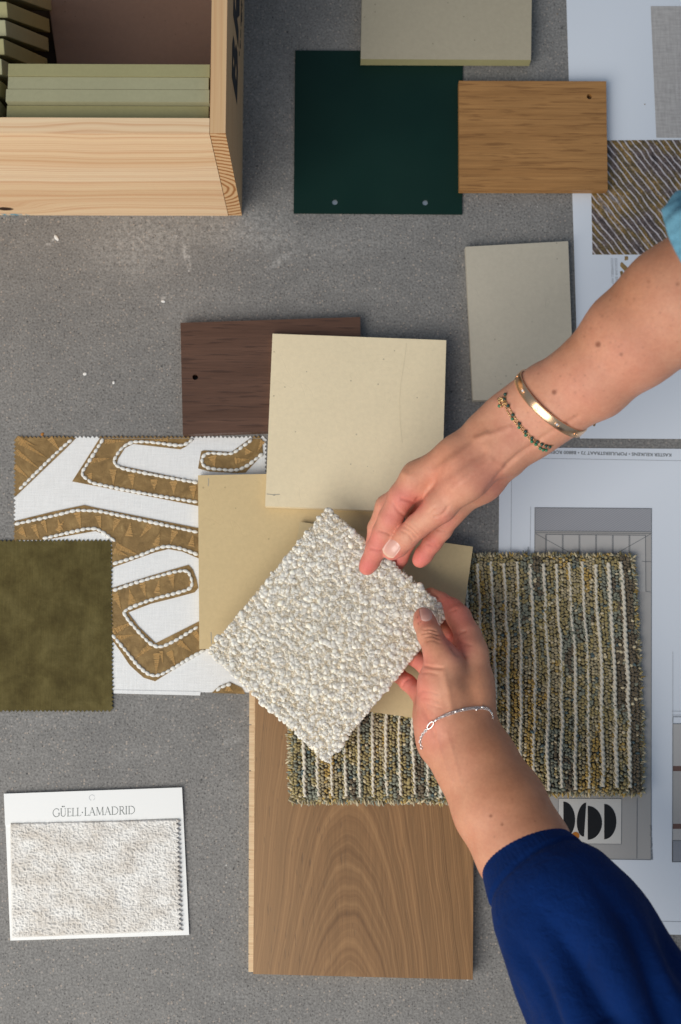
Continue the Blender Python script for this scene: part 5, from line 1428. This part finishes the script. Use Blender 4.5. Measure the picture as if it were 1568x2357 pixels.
gem = plain('clear_stone', (0.85, 0.85, 0.88), 0.05, 0.9)
for deg, kind in ((168, 's'), (134, 'g'), (98, 's'), (62, 'g'), (28, 's')):
    k = int(NB * deg / 360) % NB; d = loop_[k][1]; c_ = Cc + d * (rs[k] + .00125)
    e1 = axn; e2 = d.cross(axn).normalized()
    ring = [np3(c_ + (e1 * math.cos(a) + e2 * math.sin(a)) * .00175) for a in np.linspace(0, 2 * math.pi, 20, endpoint=False)]
    Vq, Qq = tube(ring, .00022, 6, closed=True)
    sc = from_arrays('screw_motif', Vq, Qq, MAT['rosegold'], bang, True)
    if kind == 's':
        sl = [np3(c_ + (e1 * .7 + e2 * .7) * t) for t in (-.0011, .0011)]; Vq, Qq = tube(sl, .00028, 5); from_arrays('slot', Vq, Qq, MAT['goldchain'], sc, True)
    else:
        bm = bmesh.new(); bmesh.ops.create_icosphere(bm, subdivisions=1, radius=.0010); bmesh.ops.translate(bm, verts=bm.verts, vec=c_); bm_obj('stone', bm, gem, sc)
def on_skin(surf, pts, lift):
    out = []
    for x, y in pts:
        h_, n_ = surf.hit(x, y)
        if h_ is None: h_, n_ = (Vector(out[-1]) if out else U(x, y, .1)), Vector((0, 0, 1))
        out.append(np3(h_ + n_ * lift))
    return np.array(out)
def chain(surf, name, px, parent, mat, step=.0011, r=.00038, lift=.0006, wob=0, tail=None):
    q = resample(smooth_path(px, 2), 1.6); P = on_skin(surf, q, lift)
    # drop stray jumps
    keep = [0]
    for k in range(1, len(P)):
        if np.linalg.norm(P[k] - P[keep[-1]]) < 0.006: keep.append(k)
    P = smooth_path(P[keep], 1); P = resample(P, step)
    parts = []
    for k in range(len(P) - 1):
        c_ = (P[k] + P[k + 1]) / 2; t = P[k + 1] - P[k]; L = np.linalg.norm(t); t /= L + 1e-12
        b_ = np.cross(t, [0, 0, 1.0]) if k % 2 else np.cross(np.cross(t, [0, 0, 1.0]), t); b_ /= np.linalg.norm(b_) + 1e-9
        ring = [c_ + t * L * .75 * math.cos(a) + b_ * L * .42 * math.sin(a) for a in np.linspace(0, 2 * math.pi, 8, endpoint=False)]
        parts.append(tube(ring, r * .6, 5, closed=True))
    Vq, Fq, _ = join(parts)
    return from_arrays(name, Vq, Fq, mat, parent, True), P
def bead(name, c, r, mat, parent, sc=(1, 1, 1)):
    bm = bmesh.new(); bmesh.ops.create_icosphere(bm, subdivisions=2, radius=r); bmesh.ops.scale(bm, verts=bm.verts, vec=sc); bmesh.ops.translate(bm, verts=bm.verts, vec=Vector(c))
    return bm_obj(name, bm, mat, parent, smooth=True)
bb = empty('beaded_bracelet', U(1200, 985, .15)); setp(bb, 'fine gold chain bracelet of two strands with tiny green beads round the upper hand wrist', 'bracelet')
def ZA(u, v): return (1093.2 + .3027 * u, 776.7 + .3027 * v)
s1 = [(236, 438), (228, 475), (256, 522), (292, 588), (340, 655), (388, 713), (433, 762), (475, 790), (510, 808), (540, 819), (568, 824), (592, 818)]
s2 = [(222, 500), (255, 575), (288, 620), (338, 684), (387, 742), (432, 787), (466, 813), (495, 837), (517, 848), (540, 850)]
chain(sA, 'chain', [ZA(*p) for p in s1], bb, MAT['goldchain'], .0013, .0003); chain(sA, 'chain', [ZA(*p) for p in s2], bb, MAT['goldchain'], .0013, .0003)
for p in s1[:-1]: bead('bead', on_skin(sA, [ZA(*p)], .0010)[0], .00135, MAT['bead_d'], bb)
for p in s2[2:]: bead('bead', on_skin(sA, [ZA(*p)], .0010)[0], .00125, MAT['bead_l'], bb)
bead('bead', on_skin(sA, [ZA(192, 523)], .001)[0], .00125, MAT['bead_l'], bb)
parts = []
for k in range(16):
    u_, v_ = 208 + random.gauss(0, 15), 497 + random.gauss(0, 22); c_ = on_skin(sA, [ZA(u_, v_)], .0010)[0]; a0 = random.uniform(0, 6)
    ring = [c_ + np.array([.0013 * math.cos(a) * math.cos(a0) - .0008 * math.sin(a) * math.sin(a0), .0013 * math.cos(a) * math.sin(a0) + .0008 * math.sin(a) * math.cos(a0), .0007 * math.sin(a + k)]) for a in np.linspace(0, 6.28, 9, endpoint=False)]
    parts.append(tube(ring, .00028, 5, closed=True))
Vq, Fq, _ = join(parts); from_arrays('clasp_knot', Vq, Fq, MAT['goldchain'], bb, True)
cb_ = empty('chain_bracelet', U(1050, 1650, .1)); setp(cb_, 'thin silver double chain bracelet with tiny balls and clasp round the lower wrist', 'bracelet')
chain(sB, 'chain', [(1134, 1655), (1131, 1640), (1122, 1634), (1108, 1631), (1090, 1632), (1070, 1635), (1052, 1639), (1035, 1645), (1018, 1651), (1004, 1658)], cb_, MAT['silver'], .0012, .00030)
chain(sB, 'chain', [(1133, 1648), (1124, 1630), (1108, 1627.5), (1088, 1628.5), (1068, 1631), (1050, 1635.5), (1033, 1641), (1017, 1648), (1004, 1657)], cb_, MAT['silver'], .0012, .00030)
chain(sB, 'extender', [(986, 1676), (978, 1685), (972, 1694), (969, 1703), (969, 1712), (973, 1722)], cb_, MAT['silver'], .0022, .0006)
for p in ((1109, 1628), (1096, 1634), (1065, 1633), (1048, 1638), (1021, 1649), (1005, 1657), (1003, 1659)): bead('ball', on_skin(sB, [p], .0009)[0], .0011, MAT['silver'], cb_)
c1, c2 = on_skin(sB, [(999, 1661), (986, 1677)], .0012); m_ = (c1 + c2) / 2; t = c2 - c1; L = np.linalg.norm(t); t /= L; b_ = np.cross(t, [0, 0, 1.0]); b_ /= np.linalg.norm(b_)
ring = [m_ + t * L * .5 * math.cos(a) + b_ * .0015 * math.sin(a) for a in np.linspace(0, 6.283, 20, endpoint=False)]
Vq, Qq = tube(ring, .00055, 6, closed=True); from_arrays('lobster_clasp', Vq, Qq, MAT['silver'], cb_, True)

# ================================================================== CRUMBS ON THE FLOOR
wm = plain('white_crumb', (0.80, 0.79, 0.76), 0.8)
def crumb(px, L, w, a, label, mat=wm):
    bm = bmesh.new(); bmesh.ops.create_icosphere(bm, subdivisions=2, radius=1)
    for v in bm.verts: v.co *= random.uniform(.82, 1.1)
    bmesh.ops.scale(bm, verts=bm.verts, vec=(L, w, w * .55)); bmesh.ops.rotate(bm, verts=bm.verts, matrix=Matrix.Rotation(a, 3, 'Z'))
    p = U(*px); p.z = w * .4; bmesh.ops.translate(bm, verts=bm.verts, vec=p)
    o = bm_obj('plaster_crumb', bm, mat, None, origin=p); setp(o, label, 'crumb')
crumb((130.5, 548), .0036, .0017, -1.0, 'elongated white plaster crumb on the concrete below the crate')
crumb((196, 861), .0019, .0014, .3, 'small white plaster crumb on the floor left of the dark brown board')
crumb((262, 881), .0015, .0012, 1.3, 'tiny white plaster crumb on the floor, nearer the dark brown board')
crumb((376, 694), .0018, .0013, 0, 'small white crumb just above and left of the dark brown board')
crumb((98, 1000), .0017, .0013, 1.1, 'tiny orange crumb at the upper edge of the patterned fabric', plain('orange_crumb', (.42, .17, .03), .8))
